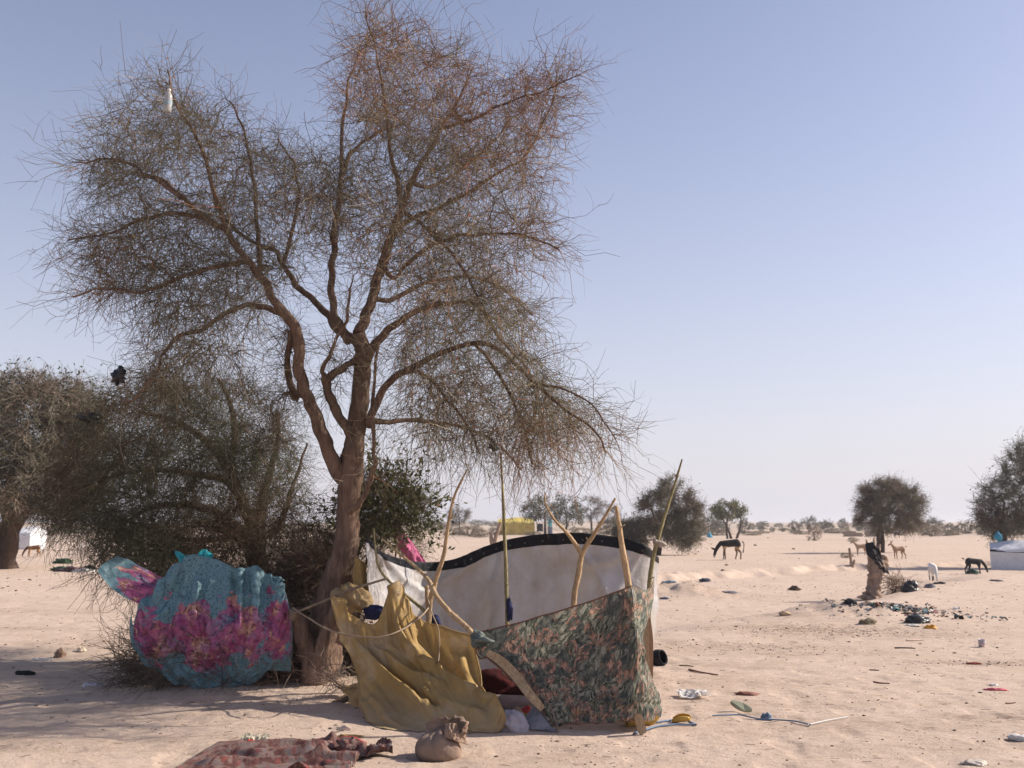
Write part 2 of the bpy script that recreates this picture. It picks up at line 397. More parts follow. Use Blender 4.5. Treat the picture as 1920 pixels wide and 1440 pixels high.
def make_bark(name, c1, c2, sc=9):
    t = NT(name); o = t.tc(); m = t.mapping(o, (1, 1, .22))
    n = t.noise(m, sc, 6, .65, .6); n2 = t.noise(m, sc * 4, 4, .6); big = t.noise(o, 1.6, 3)
    c = t.ramp(n, [(.3, c1), (.62, c2)]); c = t.mix(t.ramp(n2, [(.35, .55), (.55, 0.0)]), c, tuple(np.array(c1) * .55))
    c = t.mix(t.ramp(big, [(.5, 0.0), (.75, .45)]), c, tuple(np.array(c2) * np.array((1.35, 1.3, 1.25))))
    t.color(c).rough(.9, .2); t.bump(t.math('ADD', n, t.math('MULTIPLY', n2, .45)), .9, .03); return t.m
BARK = make_bark('thorn_tree_bark', (.085, .055, .040), (.215, .142, .104))
BARK2 = make_bark('dark_bark', (.050, .034, .026), (.115, .078, .060))
STUMPB = make_bark('weathered_stump_bark', (.20, .135, .095), (.40, .29, .22), 7)
POLEM = make_bark('peeled_pole_wood', (.36, .235, .125), (.56, .40, .24), 22)
POLEG = make_bark('greenish_pole_bark', (.20, .17, .085), (.37, .32, .17), 26)
POLED = make_bark('grey_stick_bark', (.17, .125, .09), (.33, .26, .19), 26)
def tint_mat(name, rough=.8, trans=0):
    t = NT(name); t.color(t.attr('tint')).rough(rough, .2)
    if trans: t.translucent(trans)
    return t.m
TWIG = tint_mat('twig_bark'); LEAF = tint_mat('leaf', .6, .3)

def make_tarp():
    t = NT('white_tarpaulin'); o = t.tc(); u = t.uv()
    d = t.noise(o, 2.2, 6, .65); sm = t.noise(t.mapping(o, (3, 3, .8)), 2.0, 5, .6)
    c = t.mix(t.ramp(d, [(.42, 0.0), (.66, .75)]), (.47, .465, .48), (.33, .29, .25))
    c = t.mix(t.ramp(sm, [(.48, 0.0), (.68, .6)]), c, (.41, .365, .32)); c = t.mix(t.ramp(t.noise(t.mapping(o, (1, 1, 1), (2.2, 5, 1)), 1.1, 6, .72), [(.50, 0.0), (.70, .65)]), c, (.37, .32, .27))
    v = t.sep(u)[1]; c = t.mix(t.ramp(v, [(.72, 0.0), (1.0, .55)]), c, (.36, .28, .22))
    t.color(c).rough(.5, .35)
    t.bump(t.math('ADD', t.noise(o, 9, 5, .6, 1.2), t.math('MULTIPLY', t.noise(o, 45, 3), .2)), .45, .02); t.translucent(.05); return t.m
TARP = make_tarp()
BAND = plain('black_tarp_band', (.011, .012, .016), .3, 14, .7, .3, 40, .008, spec=.2)
def make_yellow():
    t = NT('ochre_canvas'); o = t.tc()
    n = t.noise(o, 2.6, 6, .65); f = t.noise(o, 13, 5, .65)
    c = t.ramp(n, [(.3, (.315, .20, .072)), (.55, (.40, .265, .10)), (.75, (.44, .325, .17))])
    c = t.mix(t.ramp(f, [(.38, .4), (.56, 0.0)]), c, (.28, .185, .08))
    c = t.mix(t.ramp(t.noise(t.mapping(o, (1, 1, 1), (4, 2, 0)), 1.7, 6, .7), [(.50, 0.0), (.68, .7)]), c, (.50, .42, .32))
    z = t.sep(o)[2]; c = t.mix(t.ramp(z, [(.0, .45), (.28, 0.0)]), c, (.36, .285, .21))
    t.color(c).rough(.85, .2); t.bump(t.math('ADD', t.noise(o, 18, 5, .6, .8), t.math('MULTIPLY', t.noise(o, 220, 2), .12)), .6, .014); t.translucent(.16); return t.m
OCHRE = make_yellow()
def vmath(t, op, a, b=None):
    n = t.n.new('ShaderNodeVectorMath'); n.operation = op
    for i, v in enumerate((a, b)):
        if v is None: continue
        if isinstance(v, bpy.types.NodeSocket): t.l(v, n.inputs[i])
        else: n.inputs[i].default_value = v
    return n.outputs[0]
def cells(t, vec, warp, wscale):
    """random clumps: centre-relative vector, distance, random colour of each clump"""
    w = t.noise(vec, wscale, 5, .65, 0, 'Color'); w = vmath(t, 'MULTIPLY', vmath(t, 'SUBTRACT', w, (.5, .5, .5)), (warp, warp, 0))
    v = vmath(t, 'ADD', vec, w); n = t.n.new('ShaderNodeTexVoronoi'); n.inputs['Scale'].default_value = 1.0; n.voronoi_dimensions = '2D'; t.l(v, n.inputs['Vector'])
    return vmath(t, 'SUBTRACT', v, n.outputs['Position']), n.outputs['Distance'], n.outputs['Color']
def make_camo():
    t = NT('feather_print_cotton'); u = t.uv()
    def layer(scale, loc, sl, sw):
        g = t.mapping(u, scale, loc); rel, d, rc = cells(t, g, .7, 1.4); r3 = t.sep(rc)
        rot = t.n.new('ShaderNodeVectorRotate'); rot.rotation_type = 'Z_AXIS'; t.l(rel, rot.inputs['Vector']); t.l(t.math("MULTIPLY_ADD", r3[0], 1.5), rot.inputs['Angle'])
        rot.inputs['Center'].default_value = (0, 0, 0); off = vmath(t, 'ADD', rot.outputs[0], rc)
        return t.noise(t.mapping(off, (sl, sw, 1)), 1.0, 3, .6, .5), r3, d
    a, ra, da = layer((13.5, 11, 1), (0, 0, 0), 1.2, 4.2); b, rb, db = layer((13, 10.5, 1), (3.3, 1.7, 0), 1.3, 4.4)
    green = t.ramp(a, [(.34, (.022, .025, .020)), (.44, (.085, .092, .072)), (.53, (.205, .21, .16)), (.62, (.40, .38, .30)), (.74, (.17, .175, .14))])
    sal = t.ramp(b, [(.46, (.085, .045, .036)), (.51, (.19, .095, .068)), (.57, (.37, .215, .155)), (.68, (.48, .335, .255))])
    c = t.mix(t.math('MULTIPLY', t.ramp(ra[2], [(.55, 0.0), (.60, .65)]), 1.0), green, (.055, .065, .065))
    m = t.math('MULTIPLY', t.ramp(rb[1], [(.50, 0.0), (.52, 1.0)]), t.ramp(b, [(.47, 0.0), (.53, 1.0)]))
    c = t.mix(m, c, sal)
    t.color(c).rough(.85, .2); o = t.tc(); t.bump(t.math('ADD', t.noise(o, 14, 5, .6, .8), t.math('MULTIPLY', t.noise(o, 220, 2), .1)), .4, .014); t.translucent(.34); return t.m
CAMO = make_camo()
def make_floral():
    t = NT('floral_teal_cotton'); u = t.uv(); s = t.sep(u); vv = s[1]
    g = t.mapping(u, (3.3, 2.6, 1))
    dots = t.vor(t.mapping(u, (95, 74, 1)), 1.0)
    teal = t.mix(t.ramp(dots, [(.25, 0.0), (.45, 1.0)]), (.04, .105, .125), (.145, .265, .30))
    teal = t.mix(t.ramp(t.noise(g, 2.2, 4), [(.4, 0.0), (.7, .6)]), teal, (.09, .18, .22))
    edge = t.noise(g, 1.9, 5, .62)
    k = t.math('ADD', vv, t.math('MULTIPLY', t.math('SUBTRACT', edge, .5), 1.05))
    band = t.math('MULTIPLY', t.ramp(k, [(.25, 0.0), (.275, 1.0)]), t.ramp(k, [(.66, 1.0), (.69, 0.0)]))
    def roses(scale, loc, warp):
        rel, d, rc = cells(t, t.mapping(u, scale, loc), warp, 2.2); r3 = t.sep(rc)
        rings = t.math('SINE', t.math('ADD', t.math('MULTIPLY', d, 19.0), t.math('MULTIPLY', t.noise(t.mapping(u, (30, 24, 1)), 1.0, 4, .65), 9.0)))
        return d, r3, t.math("MULTIPLY_ADD", rings, .5)
    d1, r1, q1 = roses((15, 12, 1), (0, 0, 0), 1.1)
    n1 = t.noise(t.mapping(u, (16, 12.5, 1)), 1.0, 6, .68, 1.4); n2 = t.noise(t.mapping(u, (34, 27, 1), (3, 1, 0)), 1.0, 5, .72, .8); n3 = t.noise(t.mapping(u, (7, 5.5, 1), (7, 2, 0)), 1.0, 5, .65, .6)
    tone = t.ramp(n1, [(.28, (.10, .018, .085)), (.40, (.27, .035, .15)), (.50, (.43, .085, .19)), (.58, (.30, .06, .20)), (.68, (.56, .26, .34)), (.80, (.62, .46, .50))])
    fl = t.mix(.35, tone, t.ramp(r1[0], [(0.0, (.34, .04, .14)), (.3, (.46, .13, .20)), (.55, (.18, .04, .15)), (.8, (.30, .24, .34))], 'CONSTANT'))
    fl = t.mix(t.ramp(n3, [(.53, 0.0), (.60, .85)]), fl, t.ramp(n2, [(.36, (.10, .05, .05)), (.46, (.46, .19, .085)), (.57, (.62, .36, .24)), (.70, (.66, .54, .50))]))
    fl = t.mix(t.ramp(n3, [(.38, .8), (.44, 0.0)]), fl, t.ramp(n2, [(.4, (.05, .08, .11)), (.55, (.13, .21, .28)), (.7, (.36, .38, .44))]))
    fl = t.mix(t.ramp(n2, [(.38, .9), (.47, 0.0)]), fl, (.04, .018, .05)); fl = t.mix(t.ramp(n2, [(.62, 0.0), (.70, .6)]), fl, (.60, .42, .48))
    fl = t.mix(.06, fl, (.30, .22, .27)); c = t.mix(band, teal, fl)
    t.color(c).rough(.5, .4); o = t.tc(); t.bump(t.noise(o, 17, 5, .6, .9), .45, .012); t.translucent(.10); return t.m
FLORAL = make_floral()
def make_rug(name, cols, sc=9, lump=False):
    t = NT(name); u = t.tc() if lump else t.uv(); n = t.noise(u, sc, 5, .65, 1.2); v = t.vor(t.mapping(u, (12, 9, 1)), 1.0)
    c = t.ramp(n, [(.3, cols[0]), (.45, cols[1]), (.56, cols[2]), (.7, cols[3])])
    c = t.mix(t.ramp(v, [(.2, .6), (.3, 0.0)]), c, cols[4])
    o = t.tc(); t.color(c).rough(.95, .1); t.bump(t.noise(o, 60, 4, .7), .5, .012); return t.m
RUG = make_rug('worn_red_rug', [(.06, .04, .038), (.135, .058, .050), (.20, .145, .125), (.105, .10, .115), (.24, .06, .052)])
DARKRED = make_rug('dark_red_blanket', [(.018, .008, .009), (.07, .014, .013), (.035, .009, .010), (.13, .035, .025), (.02, .01, .01)], 14, True)
SACKM = plain('dusty_brown_sackcloth', (.235, .165, .125), .28, 9, .92, .5, 60, .01)
SACKR = plain('rust_lined_sackcloth', (.27, .185, .135), .4, 12, .92, .5, 60, .01)
def col(name, c, **k): return plain(name, c, **k)
BLACKC = col('black_cloth', (.018, .018, .021)); BLACKP = col('black_plastic', (.02, .02, .022), rough=.4, spec=.5)
WHITEP = col('white_plastic', (.72, .69, .66), var=.12, rough=.5, trans=.25); BLUEP = col('faded_blue_cord', (.16, .22, .31))
NAVY = col('navy_cloth', (.017, .022, .065)); PINKC = col('pink_cloth', (.50, .13, .25), trans=.25); TEALS = col('turquoise_satin', (.03, .33, .36), rough=.35, spec=.5, trans=.15)
LAV = col('lilac_grey_cloth', (.36, .325, .35)); SLATE = col('slate_blue_cloth', (.21, .20, .215)); YELP = col('yellow_plastic', (.50, .31, .07), rough=.5)
BROWNB = col('brown_board', (.32, .20, .12)); GREENP = col('sage_green_rubber', (.26, .27, .19)); REDC = col('red_scrap', (.45, .06, .06)); PINKS = col('pink_scrap', (.62, .16, .19))
DUNG = col('dark_dung', (.085, .058, .042)); ORANGE = col('orange_plastic', (.55, .26, .03), rough=.5); BLUEC = col('blue_cloth', (.07, .29, .42), trans=.15)
GREYP = col('grey_scrap', (.40, .38, .40)); ROPE = col('sisal_rope', (.30, .22, .15), bscale=120); MUD = col('mud_brick', (.33, .25, .20)); TENTW = col('white_tent_sheet', (.62, .62, .64), var=.1)
TENTY = col('yellow_tent_sheet', (.52, .40, .10), var=.3, scale=1.5); STRIPE = None
def coat(name, top, belly, low, zsplit, muzzle=None):
    t = NT(name); sx = t.sep(t.tc()); z = sx[2]; n = t.noise(t.tc(), 7, 4)
    zz = t.math('ADD', z, t.math('MULTIPLY', t.math('SUBTRACT', n, .5), .16))
    c = t.ramp(zz, [(zsplit - .16, low), (zsplit - .10, belly), (zsplit - .02, belly), (zsplit + .03, top)])
    fwd = t.ramp(sx[0], [(.42, 0.0), (.46, 1.0)]); c = t.mix(fwd, c, top)                  # neck and head keep the back's colour
    if muzzle: c = t.mix(t.math('MULTIPLY', fwd, t.ramp(z, [(.20, 1.0), (.25, 0.0)])), c, muzzle)
    t.color(c).rough(.85, .2); return t.m

KNOTM = plain('grey_green_cotton', (.12, .14, .125), .5, 18)
# ------------------------------------------------------------------ the ground
def build_ground():
    front = np.radians(np.concatenate([np.linspace(-180, -50, 40)[:-1], np.linspace(-50, 50, 560), np.linspace(50, 180, 40)[1:]]))
    rr = np.concatenate([np.linspace(.4, 5, 14)[:-1], np.geomspace(5, 12, 190)[:-1], np.geomspace(12, 60, 250)[:-1], np.geomspace(60, 900, 110)[:-1], np.geomspace(900, 4500, 16)])
    A, R = np.meshgrid(front, rr)
    x = R * np.sin(A); y = R * np.cos(A); z = hgt(x, y)
    V = np.stack([x, y, z], -1).reshape(-1, 3); V = np.concatenate([V, [[0, 0, hz(0, 0)]]])
    m, n = A.shape; idx = np.arange(m * n).reshape(m, n)
    F = np.stack([idx[:-1, :-1], idx[:-1, 1:], idx[1:, 1:], idx[1:, :-1]], -1).reshape(-1, 4)[:, ::-1]
    # where droppings, straw and rubbish dust darken the sand
    X, Y = V[:, 0], V[:, 1]; s = np.zeros(len(V))
    for (px, py, wx, wy, a) in ((1560, 1185, 1.7, .75, 1.0), (1610, 1146, 1.3, .5, 1.5), (1480, 1150, 2.0, 1.0, .45), (1330, 1100, 2.2, 1.2, .5), (1700, 1190, 2.0, .5, .45), (1450, 1280, 1.6, .3, .35), (1650, 1360, 1.6, .35, .4), (1000, 1420, 1.2, .25, .35), (150, 1400, 1.2, .3, .35), (120, 1150, 2.0, .6, .35), (1380, 1215, 1.5, .5, .55), (1860, 1243, 1.1, .25, .9), (1880, 1345, .7, .22, .8),
                                (1750, 1400, 1.1, .2, .4), (1500, 1225, 1.4, .3, .55), (1290, 1245, .9, .4, .5), (200, 1205, 1.1, .35, .6), (60, 1180, 1.2, .3, .4),
                                (430, 1330, 1.3, .4, .45), (600, 1290, 1.6, .5, .6), (1280, 1095, 1.6, .8, .5), (700, 1400, 1.0, .2, .3), (1550, 1320, 1.5, .25, .3)):
        g = GF(px, py); s = np.maximum(s, a * np.exp(-(((X - g[0]) / wx) ** 2 + ((Y - g[1]) / wy) ** 2)))
    s = s * (.5 + fbm(X / .5, Y / .35, 77, 3))
    me = mesh('ground', V, F, SANDM, True, col=np.stack([s, s, s], 1))
    o = obj('ground', me, kind='structure')
    o['label'] = 'pale pinkish sand plain stretching to the horizon'
build_ground()

# ------------------------------------------------------------------ tree growing
def in_poly(pts, poly):
    x, y = pts[:, 0], pts[:, 1]; c = np.zeros(len(pts), bool); n = len(poly)
    for i in range(n):
        x1, y1 = poly[i]; x2, y2 = poly[i - 1]
        k = ((y1 > y) != (y2 > y)) & (x < (x2 - x1) * (y - y1) / (y2 - y1 + 1e-9) + x1); c ^= k
    return c
def inset(poly, d):
    p = np.array(poly, float); a = np.roll(p, 1, 0); b = np.roll(p, -1, 0); t = unit(b - a); n = np.stack([-t[:, 1], t[:, 0]], 1)
    q = p + n * d; m = p - n * d; area = .5 * np.sum(p[:, 0] * b[:, 1] - b[:, 0] * p[:, 1])
    return [tuple(x) for x in (q if area > 0 else m)]
def unit(a): return a / (np.linalg.norm(a, axis=-1, keepdims=True) + 1e-9)
def crown_points(poly, n, Yc, T, rng, cx=None, hw=None, shrink=.95):
    poly = np.array(poly, float); c = poly.mean(0); q = c + (poly - c) * shrink
    lo, hi = q.min(0), q.max(0); out = []
    while len(out) < n:
        p = rng.uniform(lo, hi, (n * 2, 2)); p = p[in_poly(p, q)]
        out = p if len(out) == 0 else np.concatenate([out, p])
    out = out[:n]; cx = c[0] if cx is None else cx; hw = hw or (hi[0] - lo[0]) / 2
    t = T * np.sqrt(np.clip(1 - ((out[:, 0] - cx) / (hw * 1.08)) ** 2, .08, 1))
    Y = Yc + rng.uniform(-1, 1, n) * t
    return np.array([P(a, b, y) for (a, b), y in zip(out, Y)])
def grow(limbs, att, rng, scale=1.0, rmin=.0035, up=.12):
    """limbs: list of (points K,3, radii K). Side branches reach from the nearest wood to every point of att."""
    pos, dr, rad = [], [], []
    for p, r in limbs:
        d = np.gradient(p, axis=0); d /= np.linalg.norm(d, axis=1, keepdims=True) + 1e-9
        k = np.asarray(r) < .11 * scale + 1
        pos.append(p[k]); dr.append(d[k]); rad.append(np.asarray(r)[k])
    pos = np.concatenate(pos); dr = np.concatenate(dr); rad = np.concatenate(rad)
    d0 = np.array([np.min(((pos - a) ** 2).sum(1)) for a in att]); att = att[np.argsort(d0)]
    K = 8; cap = len(pos) + K * len(att)
    PP = np.empty((cap, 3)); DD = np.empty((cap, 3)); RR = np.empty(cap); n = len(pos)
    PP[:n], DD[:n], RR[:n] = pos, dr, rad; out, outr = [], []
    t = np.linspace(0, 1, K)[:, None]
    for a in att:
        v = a - PP[:n]; dist = np.sqrt((v ** 2).sum(1)) + 1e-6
        cosang = (v * DD[:n]).sum(1) / dist
        i = np.argmin(dist * (1.25 - .45 * cosang)); L = dist[i]
        if L < .08 * scale: continue
        p0 = PP[i]; c1 = p0 + DD[i] * L * .38 + np.array([0, 0, up * L]) + rng.normal(0, .07 * L, 3)
        p = (1 - t) ** 2 * p0 + 2 * t * (1 - t) * c1 + t ** 2 * a
        p[1:-1] += rng.normal(0, .035 * L, (K - 2, 3))
        r0 = max(rmin, min(RR[i] * .7, .0045 * scale + .010 * L)); r = np.linspace(r0, rmin * .75, K)
        out.append(p); outr.append(r)
        d = np.gradient(p, axis=0); d /= np.linalg.norm(d, axis=1, keepdims=True) + 1e-9
        PP[n:n + K - 1] = p[1:]; DD[n:n + K - 1] = d[1:]; RR[n:n + K - 1] = r[1:]; n += K - 1
    return np.array(out), np.array(outr)
def unit(a): return a / (np.linalg.norm(a, axis=-1, keepdims=True) + 1e-9)
def twigs(src, n, rng, L=(.2, .55), r=.0024, center=None, grav=-.15, K=5, spread=.95, outw=.35, tmin=.25):
    """n bowed twigs off random places on the polylines src (M,K,3)"""
    m = rng.integers(0, len(src), n); s = rng.uniform(tmin, 1, n) * (src.shape[1] - 1.001); i = s.astype(int); f = (s - i)[:, None]
    a, b = src[m, i], src[m, i + 1]; o = a * (1 - f) + b * f
    d = unit(b - a) * .55 + unit(rng.normal(size=(n, 3))) * spread * 1.25
    if center is not None: d = d + unit(o - center) * outw
    d = unit(d); ln = L[0] + (L[1] - L[0]) * rng.beta(1.6, 2.6, n)
    c = unit(np.cross(d, rng.normal(size=(n, 3)))) * rng.uniform(.1, 1.0, (n, 1)); c[:, 2] += grav + rng.normal(0, .12, n)
    t = np.linspace(0, 1, K)[None, :, None]
    p = o[:, None] + ln[:, None, None] * (d[:, None] * t + c[:, None] * t ** 2)
    p[:, 1:] += rng.normal(0, .045, (n, K - 1, 3)) * ln[:, None, None]
    rr = np.linspace(1, .45, K)[None] * (r * rng.uniform(.7, 1.35, (n, 1)))
    return p, rr
def tint(o, pal, w, rng, f=1.1, seed=0, var=.25):
    pal = np.array(pal); n = len(o)
    k = fbm(o[:, 0] * f + o[:, 1] * .7, o[:, 2] * f - o[:, 1] * .4, seed, 3)
    w = np.array(w, float)[None] * np.ones((n, 1)); w[:, 1] *= np.exp((k - .5) * 9); w[:, 0] *= np.exp(-(k - .5) * 9)
    cw = np.cumsum(w / w.sum(1, keepdims=True), 1); q = (rng.random((n, 1)) > cw).sum(1).clip(0, len(pal) - 1)
    return pal[q] * rng.uniform(1 - var, 1 + var, (n, 1))
def tube_mesh(name, sets, mat, org):
    vs, fs, cs, k = [], [], [], 0
    for p, r, c, sd in sets:
        v, f, cc = tubes(p, r, sd, c); vs.append(v); fs.append(f + k); cs.append(cc); k += len(v)
    return mesh(name, at_origin(np.concatenate(vs), org), np.concatenate(fs), mat, True, col=np.concatenate(cs))
def limb(pts, Y0, Y1, n=None):
    """(px,py,half-width px) with a distance running Y0 -> Y1 : world points and radii"""
    k = len(pts); ys = np.linspace(Y0, Y1, k) if np.isscalar(Y1) else np.array(Y1, float)
    w = np.array([P(a, b, y) for (a, b, c), y in zip(pts, ys)]); r = np.array([c / FPX * y for (a, b, c), y in zip(pts, ys)])
    n = n or 4 * k
    q = crs(w, n); rr = np.maximum(crs(r[:, None], n)[:, 0], .003)
    s_ = np.arange(n) * .55 + pts[0][0]; kn = np.stack([vnoise(s_, s_ * 0 + 3.3 * j, 71 + j) - .5 for j in range(3)], 1)
    q = q + kn * (np.clip(.04 - rr * .25, .008, .04) * np.clip(np.arange(n) / 4, 0, 1))[:, None]
    return q, rr
def leaf_faces(o, d, ln, w, rng):
    """pointed leaves, two bent faces each"""
    s = unit(np.cross(d, unit(rng.normal(size=d.shape)))); nrm = np.cross(d, s)
    a = o; m = o + d * (ln * .5)[:, None] + nrm * (ln * .06)[:, None]; e = o + d * ln[:, None]
    l = m + s * (w * .5)[:, None]; r = m - s * (w * .5)[:, None]
    V = np.stack([a, l, e, r], 1).reshape(-1, 3); i = np.arange(len(o))[:, None] * 4
    return V, np.concatenate([i + np.array([[0, 1, 2, 3]])])

OLIVE = [(.150, .122, .080), (.215, .115, .068), (.34, .27, .185), (.105, .078, .055), (.42, .16, .08)]

# ------------------------------------------------------------------ the big thorn tree
def build_main_tree():
    rng = np.random.default_rng(3); Y = 10.0
    base = P(600, 1300, Y); base[2] = hz(base[0], base[1])
    t = thing('thorn_tree', base, 'tall fine-twigged thorn tree with leaning forked trunk beside the cloth shelter', 'tree')
    trunk = [(592, 1325, 60), (597, 1290, 50), (602, 1240, 43), (611, 1170, 40), (627, 1105, 39), (644, 1050, 33), (651, 990, 29), (654, 930, 29), (660, 870, 30), (666, 820, 25), (673, 770, 23), (678, 710, 22), (679, 660, 21), (672, 625, 18)]
    L = []; T = limb([(a, b, c * (.74 if b < 1150 else .86)) for a, b, c in trunk], Y, Y, 70); L.append(T)
    tube_obj('trunk', T[0], T[1], BARK, t, n=110, sides=20, rough=.10, seed=4, local=base)
    SL = .74
    specs = [
     ([(652, 905, 20), (632, 880, 20), (612, 835, 18), (594, 785, 17), (576, 745, 16), (563, 705, 16), (560, 660, 14), (554, 620, 14), (538, 592, 13), (512, 558, 11), (488, 518, 10), (463, 488, 9), (428, 440, 8), (388, 410, 7), (340, 370, 6), (305, 338, 5), (270, 328, 3)], Y, 9.2),
     ([(672, 625, 16), (684, 600, 14), (698, 560, 13), (708, 522, 13), (722, 478, 12), (736, 440, 11), (752, 395, 9), (772, 340, 8), (800, 290, 6), (830, 240, 5), (862, 180, 3), (888, 120, 2)], Y, 10.5),
     ([(668, 640, 15), (650, 628, 12), (630, 612, 11), (605, 580, 9), (575, 553, 8), (548, 525, 7), (530, 495, 6), (515, 470, 6), (482, 458, 5), (440, 430, 4), (400, 380, 3)], Y, 11.2),
     ([(655, 640, 13), (632, 600, 10), (622, 550, 9), (624, 490, 8), (628, 430, 8), (634, 370, 7), (642, 320, 6), (665, 280, 5), (700, 255, 4), (735, 235, 3)], Y, 10.9),
     ([(662, 815, 15), (640, 785, 13), (622, 755, 12), (612, 728, 11), (620, 706, 11), (645, 690, 9), (668, 672, 8)], 9.95, 9.9),
     ([(612, 728, 9), (606, 700, 6), (616, 668, 5), (630, 640, 4), (650, 600, 4), (655, 540, 3)], 9.95, 9.4),
     ([(692, 800, 12), (700, 770, 10), (722, 725, 9), (745, 702, 9), (780, 685, 8), (830, 662, 7), (885, 643, 6), (925, 652, 6), (970, 685, 5), (1010, 722, 5), (1055, 765, 4), (1105, 800, 3), (1140, 850, 2)], Y, 9.0),
     ([(680, 690, 14), (698, 655, 12), (725, 622, 10), (765, 592, 8), (810, 574, 7), (850, 567, 6), (885, 571, 5), (915, 600, 5), (950, 650, 4), (990, 690, 3), (1020, 740, 2)], Y, 9.6),
     ([(560, 745, 13), (548, 738, 10), (541, 700, 9), (542, 660, 8), (547, 625, 8), (552, 610, 8)], Y, Y),
     ([(560, 742, 8), (545, 738, 6), (532, 740, 3)], Y, 9.8),
     ([(540, 593, 11), (508, 580, 8), (470, 573, 7), (430, 583, 6), (385, 612, 5), (335, 632, 5), (308, 660, 4), (292, 700, 4), (262, 738, 3), (230, 760, 2)], Y, 9.3),
     ([(716, 498, 9), (738, 520, 5), (770, 490, 6), (820, 455, 5), (880, 440, 4), (950, 438, 3), (1010, 450, 3), (1050, 470, 2)], 10.1, 9.3),
     ([(736, 440, 9), (765, 415, 7), (810, 395, 6), (865, 368, 5), (920, 335, 4), (975, 300, 3), (1010, 250, 3), (1035, 190, 2), (1045, 130, 1.5)], 10.2, 10.9),
     ([(752, 395, 7), (742, 330, 6), (728, 260, 5), (722, 190, 4), (712, 120, 3), (695, 60, 2), (688, 20, 1.5)], 10.3, 10.0),
     ([(640, 330, 6), (642, 260, 5), (650, 190, 4), (660, 130, 3), (690, 80, 2)], 10.8, 11.2),
     ([(830, 240, 5), (890, 222, 4), (960, 190, 3), (1030, 165, 2), (1090, 140, 1.5)], 10.4, 9.6),
     ([(428, 440, 7), (405, 370, 6), (385, 300, 5), (360, 240, 4), (330, 190, 3), (315, 130, 2)], 9.4, 8.9),
     ([(388, 410, 6), (330, 400, 5), (270, 412, 4), (200, 440, 3), (130, 450, 2)], 9.4, 10.2),
     ([(340, 370, 5), (280, 330, 4), (220, 300, 3), (160, 305, 2)], 9.2, 8.8),
     ([(463, 488, 8), (410, 500, 6), (345, 520, 5), (270, 545, 4), (200, 540, 3), (140, 558, 2)], 9.6, 8.6),
     ([(488, 518, 7), (484, 450, 6), (480, 380, 5), (470, 310, 4), (455, 240, 3), (430, 190, 2)], 9.7, 10.9),
     ([(530, 495, 5), (548, 440, 5), (560, 380, 4), (550, 310, 3), (520, 260, 2)], 10.8, 11.6),
     ([(700, 560, 8), (740, 560, 6), (800, 530, 5), (870, 520, 4), (940, 540, 3), (1000, 590, 2)], 10.1, 11.6),
     ([(700, 790, 8), (740, 790, 6), (800, 790, 5), (860, 800, 4), (930, 830, 3), (980, 880, 2)], 10.0, 11.3),
     ([(655, 960, 9), (672, 945, 8), (690, 915, 7), (700, 880, 6), (703, 840, 5), (696, 790, 5), (700, 720, 4), (712, 640, 3)], 9.9, 9.4),
     ([(745, 702, 6), (790, 700, 5), (830, 740, 4), (870, 790, 3), (900, 850, 2)], 9.8, 8.9),
     ([(890, 645, 5), (930, 690, 4), (960, 750, 4), (985, 810, 3), (1000, 870, 2)], 9.5, 9.9),
     ([(1010, 722, 4), (1060, 730, 3), (1110, 760, 2), (1150, 820, 1.5)], 9.2, 8.6),
     ([(772, 340, 7), (800, 350, 5), (850, 330, 4), (910, 280, 3), (960, 220, 2)], 10.3, 11.7),
     ([(752, 395, 6), (790, 420, 5), (850, 480, 4), (900, 560, 3)], 10.2, 8.9),
    ]
    for i, (pts, y0, y1) in enumerate(specs):
        q = limb([(a, b, c * SL) for a, b, c in pts], y0, y1); L.append(q)
        tube_obj('limb', q[0], q[1], BARK, t, n=len(pts) * 7, sides=12, rough=.12, seed=10 + i, local=base)
    # cut fork at the foot of the trunk
    for pts, y1 in (([(590, 1290, 26), (585, 1245, 20), (570, 1200, 16), (558, 1165, 14), (549, 1140, 12)], 9.6), ([(592, 1290, 24), (600, 1240, 18), (612, 1195, 16), (628, 1150, 13), (640, 1125, 10)], 9.55)):
        q = limb(pts, 9.75, y1); tube_obj('cut_stem', q[0], q[1], BARK, t, n=40, sides=14, rough=.14, seed=50 + len(pts), local=base)
    poly = [(690, 8), (760, 15), (820, 60), (890, 50), (905, 105), (960, 110), (1045, 90), (1050, 130), (1105, 135), (1090, 190), (1075, 255), (1040, 300), (1060, 350), (1075, 430), (1050, 470), (1005, 515), (1025, 580), (1060, 640), (1110, 700), (1110, 735), (1155, 795), (1172, 880), (1150, 905), (1110, 880), (1075, 865), (1050, 900), (1000, 870), (950, 900), (900, 870), (850, 900), (800, 870), (745, 860), (715, 820), (705, 740), (690, 640), (640, 520), (560, 540), (530, 640), (470, 700), (380, 730), (300, 760), (240, 710), (235, 610), (140, 560), (115, 450), (190, 420), (145, 370), (135, 310), (180, 270), (155, 210), (205, 165), (265, 115), (310, 125), (350, 110), (400, 165), (460, 200), (500, 250), (560, 250), (610, 270), (605, 205), (625, 110), (610, 70), (660, 25)]
    att = crown_points(inset(poly, 42), 1250, 10.15, 1.75, rng, cx=640, hw=500, shrink=1.0)
    thin = [(p, r) for p, r in L[1:]]
    B, Br = grow(thin, att, rng)
    ctr = P(650, 520, 10)
    p1, r1 = twigs(B, 8200, rng, (.18, .72), .0034, ctr, -.10)
    low = p1[:, 0, 2] < 3.9; p1[low, 1:, 2] -= (np.linspace(0, 1, 5)[None, 1:] ** 2) * .18       # lower twigs hang
    p2, r2 = twigs(p1, 18000, rng, (.10, .45), .0024, ctr, -.12, K=4, outw=.15)
